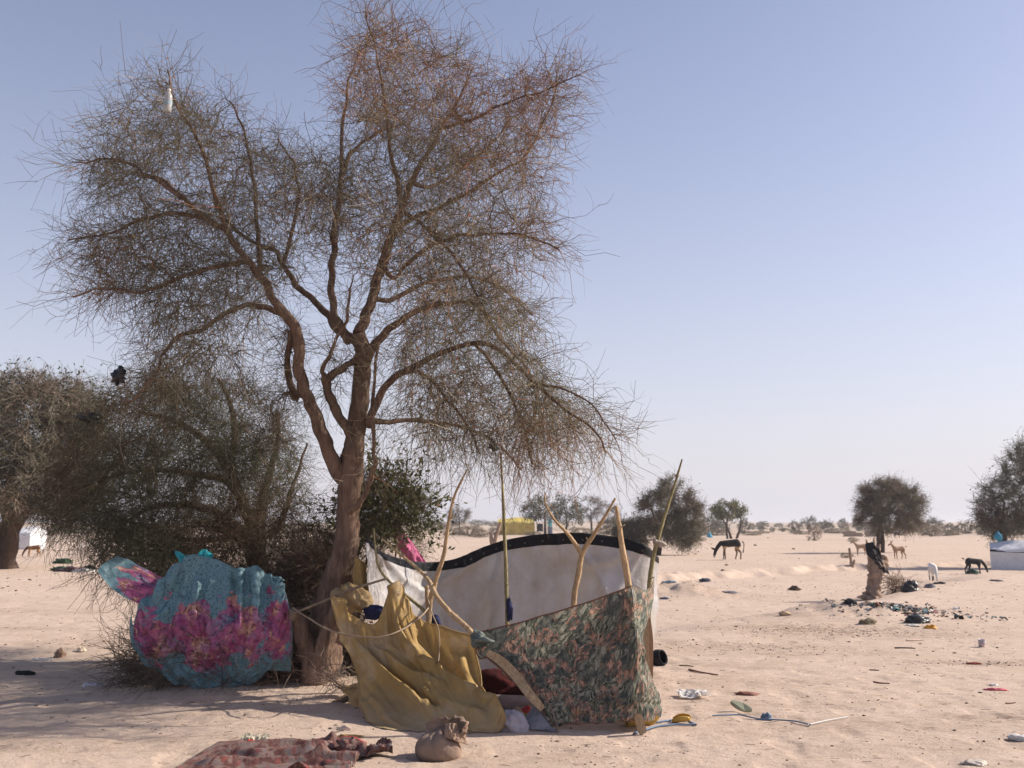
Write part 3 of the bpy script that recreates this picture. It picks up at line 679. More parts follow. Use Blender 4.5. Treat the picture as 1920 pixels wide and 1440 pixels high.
    lb = np.concatenate([crs(q[0][len(q[0]) // 4:], 14)[None] for q in thin]); p3, r3 = twigs(lb, 2000, rng, (.2, .7), .0031, ctr, -.08, tmin=.1)
    p4, r4 = twigs(p3, 4600, rng, (.1, .4), .0019, ctr, -.1, K=4)
    w = [1.0, .55, .42, .40, .03]
    sets = [(B, Br, tint(B[:, 0], OLIVE, w, rng, seed=7), 4), (p1, r1, tint(p1[:, 0], OLIVE, w, rng, seed=7), 3), (p2, r2, tint(p2[:, 0], OLIVE, w, rng, seed=7), 3),
            (p3, r3, tint(p3[:, 0], OLIVE, w, rng, seed=7), 3), (p4, r4, tint(p4[:, 0], OLIVE, w, rng, seed=7), 3)]
    crn = obj('crown', tube_mesh('crown', sets, TWIG, base), t, kind='stuff')
    # a few dry rust-coloured leaves
    k = rng.integers(0, len(p2), 700); o = p2[k, 2]; V, F = leaf_faces(o, unit(rng.normal(size=o.shape)), rng.uniform(.02, .05, len(o)), rng.uniform(.010, .02, len(o)), rng)
    c = np.repeat(np.array([(.42, .17, .08), (.34, .14, .06), (.45, .30, .12)])[rng.integers(0, 3, len(o))], 4, 0)
    obj('dry_leaves', mesh('dry_leaves', at_origin(V, base), F, LEAF, False, col=c), crn, kind='stuff')
    return t
build_main_tree()

# ------------------------------------------------------------------ second thorn tree, bushes round the trunk
def build_second_tree():
    rng = np.random.default_rng(8); Y = 12.4
    base = P(490, 1200, Y); base[2] = hz(base[0], base[1])
    t = thing('thorn_tree', base, 'low spreading grey-green thorn tree drooping behind the floral cloth', 'tree')
    b0 = [(496, 1238, 30), (492, 1160, 26), (490, 1090, 22), (482, 1045, 20), (478, 1005, 17)]
    q = limb(b0, Y, Y); tube_obj('trunk', q[0], q[1], BARK2, t, n=40, sides=14, rough=.12, seed=3, local=base); L = [q]
    for pts, y1 in (([(482, 1030, 15), (455, 1000, 12), (425, 975, 10), (390, 955, 8), (345, 945, 6), (290, 950, 5), (240, 975, 3), (210, 1010, 2)], 11.6),
                    ([(478, 1010, 14), (465, 965, 12), (450, 930, 11), (430, 880, 9), (390, 830, 7), (330, 790, 5), (260, 770, 3)], 12.6),
                    ([(480, 1005, 12), (490, 950, 9), (505, 890, 7), (520, 830, 5), (520, 770, 3)], 13.0),
                    ([(450, 930, 9), (420, 900, 7), (370, 890, 6), (300, 880, 4), (220, 890, 3), (140, 920, 2)], 11.2),
                    ([(478, 1030, 10), (430, 1000, 7), (380, 985, 6), (330, 1000, 4), (290, 1040, 3)], 11.3),
                    ([(430, 880, 7), (440, 810, 6), (430, 750, 4), (410, 710, 3)], 13.3),
                    ([(486, 1010, 8), (520, 990, 6), (540, 940, 5), (560, 880, 3), (575, 830, 2)], 12.9),
                    ([(455, 1000, 8), (400, 1010, 5), (340, 1010, 4), (270, 985, 3), (190, 960, 2)], 13.4)):
        q = limb(pts, Y, y1); L.append(q); tube_obj('limb', q[0], q[1], BARK2, t, n=len(pts) * 5, sides=8, rough=.12, seed=len(L), local=base)
    poly = [(215, 720), (300, 690), (400, 700), (490, 720), (545, 800), (575, 880), (560, 960), (510, 985), (430, 975), (340, 1010), (280, 1045), (215, 1060), (195, 1000), (130, 1000), (60, 960), (90, 870), (140, 790)]
    att = np.concatenate([crown_points(poly, 700, 12.3, 1.7, rng, cx=330, hw=260), crown_points([(175, 985), (300, 980), (440, 1000), (450, 1040), (380, 1075), (260, 1090), (190, 1085)], 120, 11.6, .8, rng), crown_points([(400, 960), (520, 950), (610, 930), (640, 980), (630, 1080), (560, 1120), (470, 1110), (410, 1060)], 130, 11.9, .7, rng)])
    B, Br = grow(L[1:], att, rng); ctr = P(380, 860, 12.3)
    p1, r1 = twigs(B, 9400, rng, (.22, .7), .0033, ctr, -.22); p2, r2 = twigs(p1, 17000, rng, (.1, .36), .0021, ctr, -.2, K=4, outw=.15)
    pal = [(.098, .092, .058), (.112, .075, .048), (.22, .18, .125), (.068, .060, .043), (.25, .12, .06)]; w = [1, .5, .18, .6, .02]
    obj('crown', tube_mesh('crown', [(B, Br, tint(B[:, 0], pal, w, rng), 4), (p1, r1, tint(p1[:, 0], pal, w, rng), 3), (p2, r2, tint(p2[:, 0], pal, w, rng), 3)], TWIG, base), t, kind='stuff')
build_second_tree()

def bush(name, label, foot, poly, Yc, T, seed, n_att, n_tw, pal, leaves=None, r=.0028, stems=5, L=(.15, .5), grav=-.08, cat='bush', group=None):
    rng = np.random.default_rng(seed); base = np.array(foot, float); base[2] = hz(base[0], base[1])
    t = thing(name, base, label, cat, group)
    att = crown_points(poly, n_att, Yc, T, rng)
    limbs = []
    order = att[rng.choice(len(att), stems, replace=False)]
    for i, a in enumerate(order):
        mid = base * .45 + a * .55 + rng.normal(0, .1, 3); f = base + np.array([rng.normal(0, .06), rng.normal(0, .06), -.04])
        p = crs([f, mid, a], 12); rad = np.linspace(.024, .006, 12); limbs.append((p, rad))
        tube_obj('stem', p, rad, BARK2, t, n=20, sides=7, rough=.15, seed=seed + i, local=base)
    B, Br = grow(limbs, att, rng, up=.05); ctr = att.mean(0)
    p1, r1 = twigs(B, n_tw, rng, L, r, ctr, grav); p2, r2 = twigs(p1, n_tw, rng, (.06, .25), r * .7, ctr, grav, K=4, outw=.1)
    w = [1, .6, .2, .5, .0]
    obj('twigs', tube_mesh('twigs', [(B, Br, tint(B[:, 0], pal, w, rng), 4), (p1, r1, tint(p1[:, 0], pal, w, rng), 3), (p2, r2, tint(p2[:, 0], pal, w, rng), 3)], TWIG, base), t, kind='stuff')
    if leaves:
        n, ln, cols = leaves; k = rng.integers(0, len(p2), n); j = rng.integers(0, 4, n); o = p2[k, j]
        V, F = leaf_faces(o, unit(unit(rng.normal(size=o.shape)) + unit(o - ctr) * .7), rng.uniform(ln * .6, ln * 1.2, n), rng.uniform(ln * .3, ln * .48, n), rng)
        c = np.repeat(np.array(cols)[rng.integers(0, len(cols), n)] * rng.uniform(.75, 1.25, (n, 1)), 4, 0)
        obj('leaves', mesh('leaves', at_origin(V, base), F, LEAF, False, col=c), t, kind='stuff')
    return t
GREY = [(.135, .105, .078), (.16, .105, .075), (.22, .17, .125), (.09, .07, .055), (.2, .1, .06)]
bush('leafy_bush', 'dark evergreen leafy bush growing just behind the thorn tree trunk', P(655, 1215, 11.4),
     [(640, 1000), (645, 940), (660, 900), (700, 880), (740, 880), (775, 905), (805, 945), (815, 975), (775, 990), (735, 1000), (690, 1010), (660, 1040), (640, 1060)], 11.4, .6, 21, 170, 1500,
     [(.10, .09, .06), (.11, .08, .055), (.16, .14, .10), (.07, .06, .05), (.1, .1, .06)], (4200, .075, [(.085, .098, .042), (.11, .12, .052), (.14, .14, .065), (.17, .165, .08), (.06, .07, .035)]))
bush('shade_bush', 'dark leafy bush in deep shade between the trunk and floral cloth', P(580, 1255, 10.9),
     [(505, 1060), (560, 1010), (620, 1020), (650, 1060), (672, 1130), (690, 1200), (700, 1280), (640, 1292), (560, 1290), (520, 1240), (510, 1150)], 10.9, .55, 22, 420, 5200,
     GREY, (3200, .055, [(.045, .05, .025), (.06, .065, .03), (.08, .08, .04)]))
bush('dead_bush', 'bare brown thorny dead bush crushed under the floral cloth', P(420, 1300, 10.0),
     [(215, 1235), (250, 1195), (300, 1190), (420, 1190), (540, 1190), (580, 1250), (560, 1290), (470, 1298), (380, 1300), (300, 1300), (230, 1300)], 10.0, .5, 23, 320, 2000,
     GREY, None, r=.0032, L=(.22, .6), grav=-.02)
bush('root_tangle', 'pale dry tangle of thin roots at the thorn tree foot', P(640, 1325, 9.15),
     [(600, 1245), (650, 1240), (685, 1270), (680, 1330), (630, 1345), (595, 1300)], 9.15, .15, 24, 26, 90,
     [(.33, .26, .20), (.28, .2, .15), (.4, .32, .25), (.2, .15, .12), (.3, .2, .15)], None, r=.0035, stems=4, L=(.1, .3), cat='roots')
bush('twiggy_bush', 'loose bare bush carrying the pink cloth behind the white tarpaulin', P(760, 1150, 13.6),
     [(690, 1010), (720, 960), (770, 960), (800, 990), (800, 1060), (760, 1090), (700, 1080)], 13.6, .5, 25, 60, 500, GREY, None, L=(.15, .5))

# ------------------------------------------------------------------ trees of the plain
def plain_tree(label, foot_px, crown, Yk=None, seed=0, n_att=220, n_tw=3600, r=.009, trunk=((0, 0),), tw=8, pal=None, L=(.2, .8), name='thorn_tree', group=None, leaf=None, depth=.8, grav=-.06, copy_of=None, flat=1.0):
    """crown: list of (px,py,rx,ry) blobs in the photograph; the tree stands where foot_px meets the ground"""
    rng = np.random.default_rng(seed); f = G(*foot_px); Y = f[1]; s = Y / FPX
    t = thing(name, f, label, 'tree', group)
    blobs = [(P(a, b, Y + dy), rx * s, ry * s) for a, b, rx, ry, dy in [(*c, 0) if len(c) == 4 else c for c in crown]]
    vol = np.array([rx * ry for _, rx, ry in blobs]); vol /= vol.sum(); pts = []
    for (c, rx, ry), k in zip(blobs, rng.multinomial(n_att, vol)):
        u = unit(rng.normal(size=(k, 3))) * rng.uniform(.25, 1, (k, 1)) ** (1 / 2.2); pts.append(c + u * np.array([rx, rx * depth, ry]))
    att = np.concatenate(pts); att = att[att[:, 2] > f[2] + .25]; top = np.average([b[0] for b in blobs], axis=0, weights=vol)
    limbs = []
    for i, (ox, lean) in enumerate(trunk):
        c = blobs[i % len(blobs)][0]; a = f + np.array([ox * s, 0, -.15]); e = c + rng.normal(0, .1, 3)
        m = a * .5 + e * .5 + np.array([lean * s, 0, 0]); p = crs([a, m, e], 16); rad = np.linspace(tw * s, tw * s * .25, 16)
        limbs.append((p, rad)); tube_obj('trunk', p, rad, BARK2, t, n=26, sides=9, rough=.2, seed=seed + i, local=f)
    B, Br = grow(limbs, att, rng, scale=2.5, rmin=r * 1.1); p1, r1 = twigs(B, n_tw, rng, L, r, top, grav, K=4, outw=.5)
    p2, r2 = twigs(p1, int(n_tw * 1.3), rng, (L[0] * .5, L[1] * .6), r * .7, top, grav, K=3, outw=.3)
    pal = pal or [(.19, .17, .125), (.205, .15, .11), (.30, .25, .19), (.14, .12, .095), (.2, .1, .06)]; w = [1, .5, .2, .5, .0]
    sets = [(B, Br, tint(B[:, 0], pal, w, rng), 3), (p1, r1, tint(p1[:, 0], pal, w, rng), 3), (p2, r2, tint(p2[:, 0], pal, w, rng), 3)]
    obj('crown', tube_mesh('crown', sets, TWIG, f), t, kind='stuff')
    if leaf:
        n, ln, cols = leaf; k = rng.integers(0, len(p2), n); o = p2[k, rng.integers(0, 3, n)] + rng.normal(0, ln * .5, (n, 3))
        V, F = leaf_faces(o, unit(rng.normal(size=o.shape)), rng.uniform(ln * .6, ln * 1.3, n), rng.uniform(ln * .35, ln * .6, n), rng)
        c = np.repeat(np.array(cols)[rng.integers(0, len(cols), n)] * rng.uniform(.75, 1.25, (n, 1)), 4, 0)
        obj('leaves', mesh('leaves', at_origin(V, f), F, LEAF, False, col=c), t, kind='stuff')
    return t
GL = [(.125, .12, .075), (.10, .10, .062), (.16, .145, .095)]
plain_tree('big dense dark thorn tree with massive trunk shading the left sand', (6, 1066), [(40, 800, 150, 110, 0), (-90, 800, 120, 120, 0), (120, 880, 90, 90, 0), (20, 900, 120, 70, -1.5), (130, 780, 70, 70, 1)], seed=31, n_att=800, n_tw=13000, r=.012,
           trunk=((-6, 0), (14, 5), (-26, -10), (4, 12)), tw=16, L=(.3, 1.0), leaf=(17000, .16, [(.062, .064, .036), (.082, .08, .046), (.048, .05, .03)]))
plain_tree('round grey-green thorn tree on leaning trunk behind the shelter pole', (1230, 1041), [(1262, 955, 48, 62), (1225, 960, 32, 42), (1290, 970, 34, 46), (1260, 925, 32, 34), (1262, 1004, 42, 22), (1292, 1000, 22, 24)], seed=32, n_tw=5600, r=.010, tw=5, trunk=((-4, -8), (6, 6)), leaf=(2600, .13, GL))
plain_tree('small dark thorn bush-tree beside the round grey-green tree', (1183, 1040), [(1190, 998, 28, 24), (1170, 1000, 20, 22)], seed=33, n_att=90, n_tw=1500, r=.013, tw=5, leaf=(1400, .15, GL))
plain_tree('bright green leafy tree standing above the black donkey', (1372, 1010), [(1366, 958, 30, 20), (1345, 962, 18, 12), (1385, 955, 16, 14), (1360, 950, 14, 10)], seed=34, n_att=110, n_tw=900, r=.016, tw=2.6, trunk=((-8, -3), (0, 3), (8, 6)), leaf=(3000, .26, [(.15, .155, .06), (.11, .12, .05), (.2, .19, .08)]))
plain_tree('thorn tree with wide grey crown behind the draped stump', (1652, 1036), [(1670, 940, 56, 40), (1640, 945, 34, 38), (1705, 948, 34, 34), (1660, 920, 36, 22), (1628, 972, 26, 26), (1702, 975, 34, 26), (1664, 984, 30, 20)], seed=35, n_tw=6400, r=.011, tw=4.5, trunk=((-4, -10), (2, 6)), leaf=(1600, .13, [(.12, .11, .07), (.10, .09, .055)]))
plain_tree('dense dark thorn tree overhanging the white tent', (1869, 1066), [(1895, 945, 56, 62), (1865, 965, 34, 44), (1925, 900, 46, 60), (1935, 850, 30, 36), (1950, 960, 50, 50)], seed=36, n_att=300, n_tw=5600, r=.009, tw=6, trunk=((0, 2), (6, 14)), leaf=(3000, .10, GL))
GREENS = [(.07, .085, .04), (.09, .10, .05), (.055, .065, .035)]
plain_tree('broad deep-green tree beside the yellow tent', (1022, 1004), [(1022, 950, 36, 26), (1060, 955, 32, 26), (1000, 962, 22, 18), (1075, 970, 24, 20)], seed=37, n_att=130, n_tw=1100, r=.02, tw=3, trunk=((0, 0), (36, 4)), leaf=(3600, .36, GREENS), L=(.4, 1.2))
plain_tree('brownish thin-leaved tree right of the deep-green tree', (1110, 1003), [(1108, 955, 26, 28), (1135, 962, 22, 24), (1150, 965, 14, 18)], seed=38, n_att=110, n_tw=1700, r=.018, tw=2.6, L=(.4, 1.3), pal=[(.17, .13, .09), (.19, .13, .085), (.24, .19, .13), (.13, .10, .07), (.2, .1, .06)])
plain_tree('small airy grey tree on the plain right of the leafy bush', (862, 1003), [(862, 965, 20, 17), (850, 972, 12, 14)], seed=39, n_att=60, n_tw=800, r=.022, tw=2, L=(.4, 1.2))

# ------------------------------------------------------------------ bushes along the horizon (shared crowns)
def far_proto(seed, pal, leafc, flat=.75, trunk=True):
    rng = np.random.default_rng(seed); c = np.array([0, 0, .45])
    u = unit(rng.normal(size=(110, 3))) * rng.uniform(.3, 1, (110, 1)) ** .45; att = c + u * np.array([.62, .62, .55]) * (.75 + .45 * rng.random((110, 1))); att[:, 2] = np.maximum(att[:, 2], .04)
    limbs = [(crs([np.array([dx * .3, 0, -.05]), np.array([dx, 0, .3]), np.array([dx * 2, 0, .6])], 10), np.linspace(.03, .012, 10)) for dx in (-.07, .09)]
    B, Br = grow(limbs, att, rng, scale=1, rmin=.006); p1, r1 = twigs(B, 1200, rng, (.08, .24), .0055, c, -.05, K=3, outw=.5)
    w = [1, .5, .2, .5, .0]
    crown = tube_mesh('crown', [(B, Br, tint(B[:, 0], pal, w, rng), 3), (p1, r1, tint(p1[:, 0], pal, w, rng), 3)], TWIG, (0, 0, 0))
    lv = None
    if leafc:
        k = rng.integers(0, len(p1), 1100); o = p1[k, rng.integers(0, 3, 1100)]
        V, F = leaf_faces(o, unit(rng.normal(size=o.shape)), rng.uniform(.04, .085, 1100), rng.uniform(.02, .045, 1100), rng)
        lv = mesh('leaves', V, F, LEAF, False, col=np.repeat(np.array(leafc)[rng.integers(0, len(leafc), 1100)] * rng.uniform(.75, 1.25, (1100, 1)), 4, 0))
    vs, fs, k = [], [], 0
    for p, r in limbs: v, f, _ = tubes(p[None], r[None], 7); vs.append(v); fs.append(f + k); k += len(v)
    return crown, lv, mesh('trunk', np.concatenate(vs), np.concatenate(fs), BARK2)
PROT = {'grey': [far_proto(91, [(.15, .14, .105), (.16, .125, .09), (.22, .19, .15), (.12, .11, .08), (.2, .1, .06)], [(.12, .115, .08), (.10, .095, .065)]), far_proto(92, [(.15, .14, .105), (.16, .125, .09), (.22, .19, .15), (.12, .11, .08), (.2, .1, .06)], [(.115, .115, .075), (.09, .09, .06)])],
        'green': [far_proto(93, GREY, [(.09, .10, .05), (.115, .12, .06), (.075, .08, .04)])],
        'brown': [far_proto(94, [(.20, .145, .105), (.23, .15, .105), (.28, .21, .16), (.16, .11, .08), (.2, .1, .06)], None)],
        'straw': [far_proto(95, [(.27, .22, .155), (.30, .23, .165), (.34, .28, .2), (.2, .16, .12), (.2, .1, .06)], [(.27, .225, .15), (.22, .18, .12)])]}
FARLAB = {'grey': 'small grey-green thorn bush', 'green': 'small rounded green bush', 'brown': 'small bare reddish-brown tree', 'straw': 'low straw-coloured dry scrub'}
def near_what(px, py):
    for a, b, txt in ((-100, 200, 'beyond the big dark tree'), (200, 480, 'beyond the floral cloth'), (480, 720, 'behind the thorn tree trunk'), (720, 910, 'beyond the pink cloth'), (910, 990, 'around the yellow tent'), (990, 1165, 'under the deep-green tree'), (1165, 1300, 'beyond the round grey-green tree'),
                      (1300, 1400, 'behind the black donkey'), (1400, 1480, 'on the bare dune crest beyond the donkey'), (1480, 1560, 'between donkey and mud-brick walls'), (1560, 1650, 'by the mud-brick wall stubs'), (1650, 1720, 'beyond the wide grey crown'), (1720, 1800, 'beyond the white goat'), (1800, 2000, 'beyond the dark tree over the tent')):
        if a <= px < b: return txt
    return 'far off'
def far_bush(kind, px, py, w, h, seed):
    rr = random.Random(seed); f = G(px, py); s = f[1] / FPX; cr_, lv, tr = PROT[kind][seed % len(PROT[kind])]
    t = thing('thorn_bush' if kind == 'grey' else {'green': 'green_bush', 'brown': 'bare_tree', 'straw': 'dry_scrub'}[kind], f, FARLAB[kind] + ' ' + near_what(px, py), 'bush', kind + ' bushes of the far plain ' + near_what(px, py), (0, 0, rr.uniform(0, 6.28)))
    t.scale = (w * s / 1.25, w * s / 1.25, h * s / 1.02)
    for nm, me in (('crown', cr_), ('leaves', lv), ('trunk', tr)):
        if me: o = obj(nm, me, t); (nm != 'trunk') and o.__setitem__('kind', 'stuff')
for i, b in enumerate([('grey', 1430, 992, 30, 14), ('grey', 1410, 993, 16, 12), ('green', 1428, 996, 12, 10), ('green', 1448, 997, 12, 9), ('green', 1468, 997, 10, 8), ('green', 1490, 999, 30, 22), ('straw', 1470, 995, 26, 5),
        ('brown', 1527, 1014, 28, 34), ('green', 1552, 999, 26, 24), ('grey', 1518, 992, 30, 24), ('grey', 1580, 991, 22, 18), ('grey', 1610, 996, 24, 30), ('brown', 1590, 992, 26, 12), ('straw', 1570, 1000, 60, 10),
        ('grey', 1752, 1000, 40, 28), ('straw', 1745, 1006, 44, 22), ('grey', 1780, 1000, 30, 18), ('straw', 1775, 1005, 40, 12), ('green', 1810, 1001, 36, 24), ('green', 1840, 1003, 30, 22), ('brown', 1795, 1003, 30, 14),
        ('grey', 1330, 997, 44, 30), ('green', 1315, 1000, 24, 26), ('grey', 1350, 1000, 40, 24), ('grey', 1395, 1001, 28, 28), ('straw', 1340, 1004, 60, 12), ('straw', 1410, 1004, 40, 8),
        ('grey', 900, 985, 50, 10), ('straw', 880, 1006, 50, 22), ('straw', 900, 1008, 40, 18), ('grey', 935, 990, 40, 12), ('straw', 850, 1004, 40, 16), ('grey', 820, 995, 50, 18), ('straw', 930, 1003, 30, 14), ('straw', 1090, 1004, 50, 16), ('straw', 1140, 1003, 50, 18),
        ('straw', 1660, 1001, 60, 14), ('brown', 1690, 1004, 40, 24), ('grey', 1635, 998, 40, 20), ('grey', 1870, 1001, 60, 20), ('straw', 1000, 1004, 40, 8), ('grey', 1460, 989, 20, 8), ('straw', 1500, 1002, 40, 8), ('grey', 1545, 990, 30, 12),
        ('straw', 230, 1004, 70, 18), ('grey', 130, 1000, 80, 16), ('straw', 320, 1005, 60, 16), ('grey', 420, 1000, 80, 20), ('grey', 560, 1000, 80, 22), ('straw', 500, 1006, 60, 18), ('straw', 90, 1004, 50, 10), ('grey', 700, 1000, 60, 20), ('straw', 640, 1006, 60, 16),
        ('grey', 1900, 996, 40, 18), ('straw', 1900, 1004, 50, 12), ('straw', 1600, 1016, 22, 9), ('straw', 1588, 1046, 26, 10), ('straw', 1430, 1000, 40, 5), ('green', 1268, 1003, 30, 20), ('straw', 1240, 1005, 50, 14), ('grey', 1725, 998, 30, 22)]):
    far_bush(*b, 100 + i)

# ------------------------------------------------------------------ the shelter: sheets
def ground_pt(px, Y): 
    d = P(px, 1200, Y); return np.array([d[0], Y, hz(d[0], Y)])
def add(*fs): return lambda u, v: sum(f(u, v) for f in fs)

def build_tarp():
    top = [(687, 1006, 9.6), (706, 1030, 9.85), (750, 1047, 10.4), (800, 1054, 10.95), (850, 1049, 10.95), (900, 1029, 11.0), (945, 1013, 11.05), (1000, 1004, 11.05), (1070, 999, 11.1), (1140, 1004, 11.15), (1208, 1021, 11.15), (1236, 1046, 11.45)]
    bot = [(690, 1142, 9.65), (714, 1150, 9.95), (752, 1215, 10.5), (800, 1262, 10.95), (850, 1268, 10.95), (900, 1266, 11.0), (945, 1266, 11.05), (1000, 1266, 11.1), (1070, 1266, 11.1), (1140, 1266, 11.15), (1206, 1262, 11.2), (1232, 1180, 11.5)]
    rows = []
    for k in np.linspace(0, 1, 6):
        r = []
        for i, (a, b) in enumerate(zip(top, bot)):
            q = [a[j] * (1 - k) + b[j] * k for j in range(3)]
            q[2] += .10 * math.sin(k * 3.14) * (1 if i % 3 else -.6); r.append(q)
        rows.append(r)
    org = ground_pt(960, 11.1)
    def fold(u, v):
        a = .016 * (1 - np.abs(2 * fbm(u * 7 + v * 2.2, v * 1.2 - u * 1.5, 4, 3) - 1) * 2.4)
        # tension creases running down from the tie points
        for u0, sl, w in ((.02, .10, .012), (.09, .22, .012), (.20, .30, .018), (.47, -.16, .014), (.90, -.35, .02), (.90, -.12, .014), (.64, .2, .02)):
            a = a + .009 * np.exp(-((u - u0 - sl * v) / w) ** 2) * np.exp(-v * 1.2)
        return a + .012 * (fbm(u * 26, v * 8, 14, 3) - .5)
    V, F, uv = sheet(px_grid(rows), 64, 210, fold)
    V = sculpt(V, [([(795, 1112), (850, 1076), (908, 1036)], .05, 7, 1.8), ([(690, 1010), (700, 1070), (706, 1140)], .02, 4, 1.5), ([(694, 1016), (722, 1075), (738, 1135)], .022, 4, 1.5), ([(720, 1045), (762, 1090), (800, 1112)], .025, 5, 1.6),
                   ([(1090, 1030), (1120, 1075), (1150, 1140)], .035, 7, 1.6), ([(1205, 1024), (1180, 1070), (1150, 1120)], .04, 7, 1.6), ([(1205, 1024), (1150, 1050), (1100, 1060)], .03, 7, 1.6), ([(945, 1016), (930, 1080), (900, 1150)], .03, 7, 1.5), ([(1000, 1030), (1010, 1090), (1000, 1150)], .02, 8, 1.3), ([(1045, 1010), (1050, 1060), (1040, 1120)], .025, 7, 1.3)] + wrinkles(800, 1020, 1210, 1160, 40, 9, .010, 3.0, 80, 40, (25, 90)) + wrinkles(690, 1020, 800, 1130, 26, 19, .008, 2.2, 65, 20, (20, 60)))
    t = thing('tarpaulin', org, 'white tarpaulin wall with black eyelet band tied behind the shelter poles', 'tarpaulin')
    kb = 5; nc = V.shape[1]
    obj('sheet', mesh('sheet', at_origin(V[kb - 1:].reshape(-1, 3), org), F[:(V.shape[0] - kb) * (nc - 1)], TARP, uv=uv[(kb - 1) * nc:]), t)
    # the doubled black band, slightly proud of the sheet on both faces
    Nn = np.cross(np.gradient(V, axis=1), np.gradient(V, axis=0)); Nn /= np.linalg.norm(Nn, axis=2, keepdims=True)
    fr = (V + Nn * .004)[:kb + 1]; bk = (V - Nn * .004)[:kb + 1]
    ring = np.concatenate([fr[::-1], bk]); m = len(ring); idx = np.arange(m * nc).reshape(m, nc)
    Fb = np.stack([idx[:-1, :-1], idx[1:, :-1], idx[1:, 1:], idx[:-1, 1:]], -1).reshape(-1, 4)
    eb = obj('edge_band', mesh('edge_band', at_origin(ring.reshape(-1, 3), org), Fb, BAND), t)
    th = np.linspace(0, 2 * math.pi, 13)
    for j in range(8, nc - 6, 10):
        c = V[3, j]; n = Nn[3, j]; n = n if n[1] < 0 else -n; e = unit(np.cross(n, [0, 0, 1.])); g = np.cross(e, n)
        p = c + n * .007 + .0085 * (np.cos(th)[:, None] * e + np.sin(th)[:, None] * g)
        v, f, _ = tubes(p[None], np.full((1, 13), .0028), 5); obj('eyelet', mesh('eyelet', at_origin(v, org), f, plain('dull_eyelet', (.14, .14, .15), bump=0) if j == 8 else bpy.data.materials['dull_eyelet']), eb)
build_tarp()

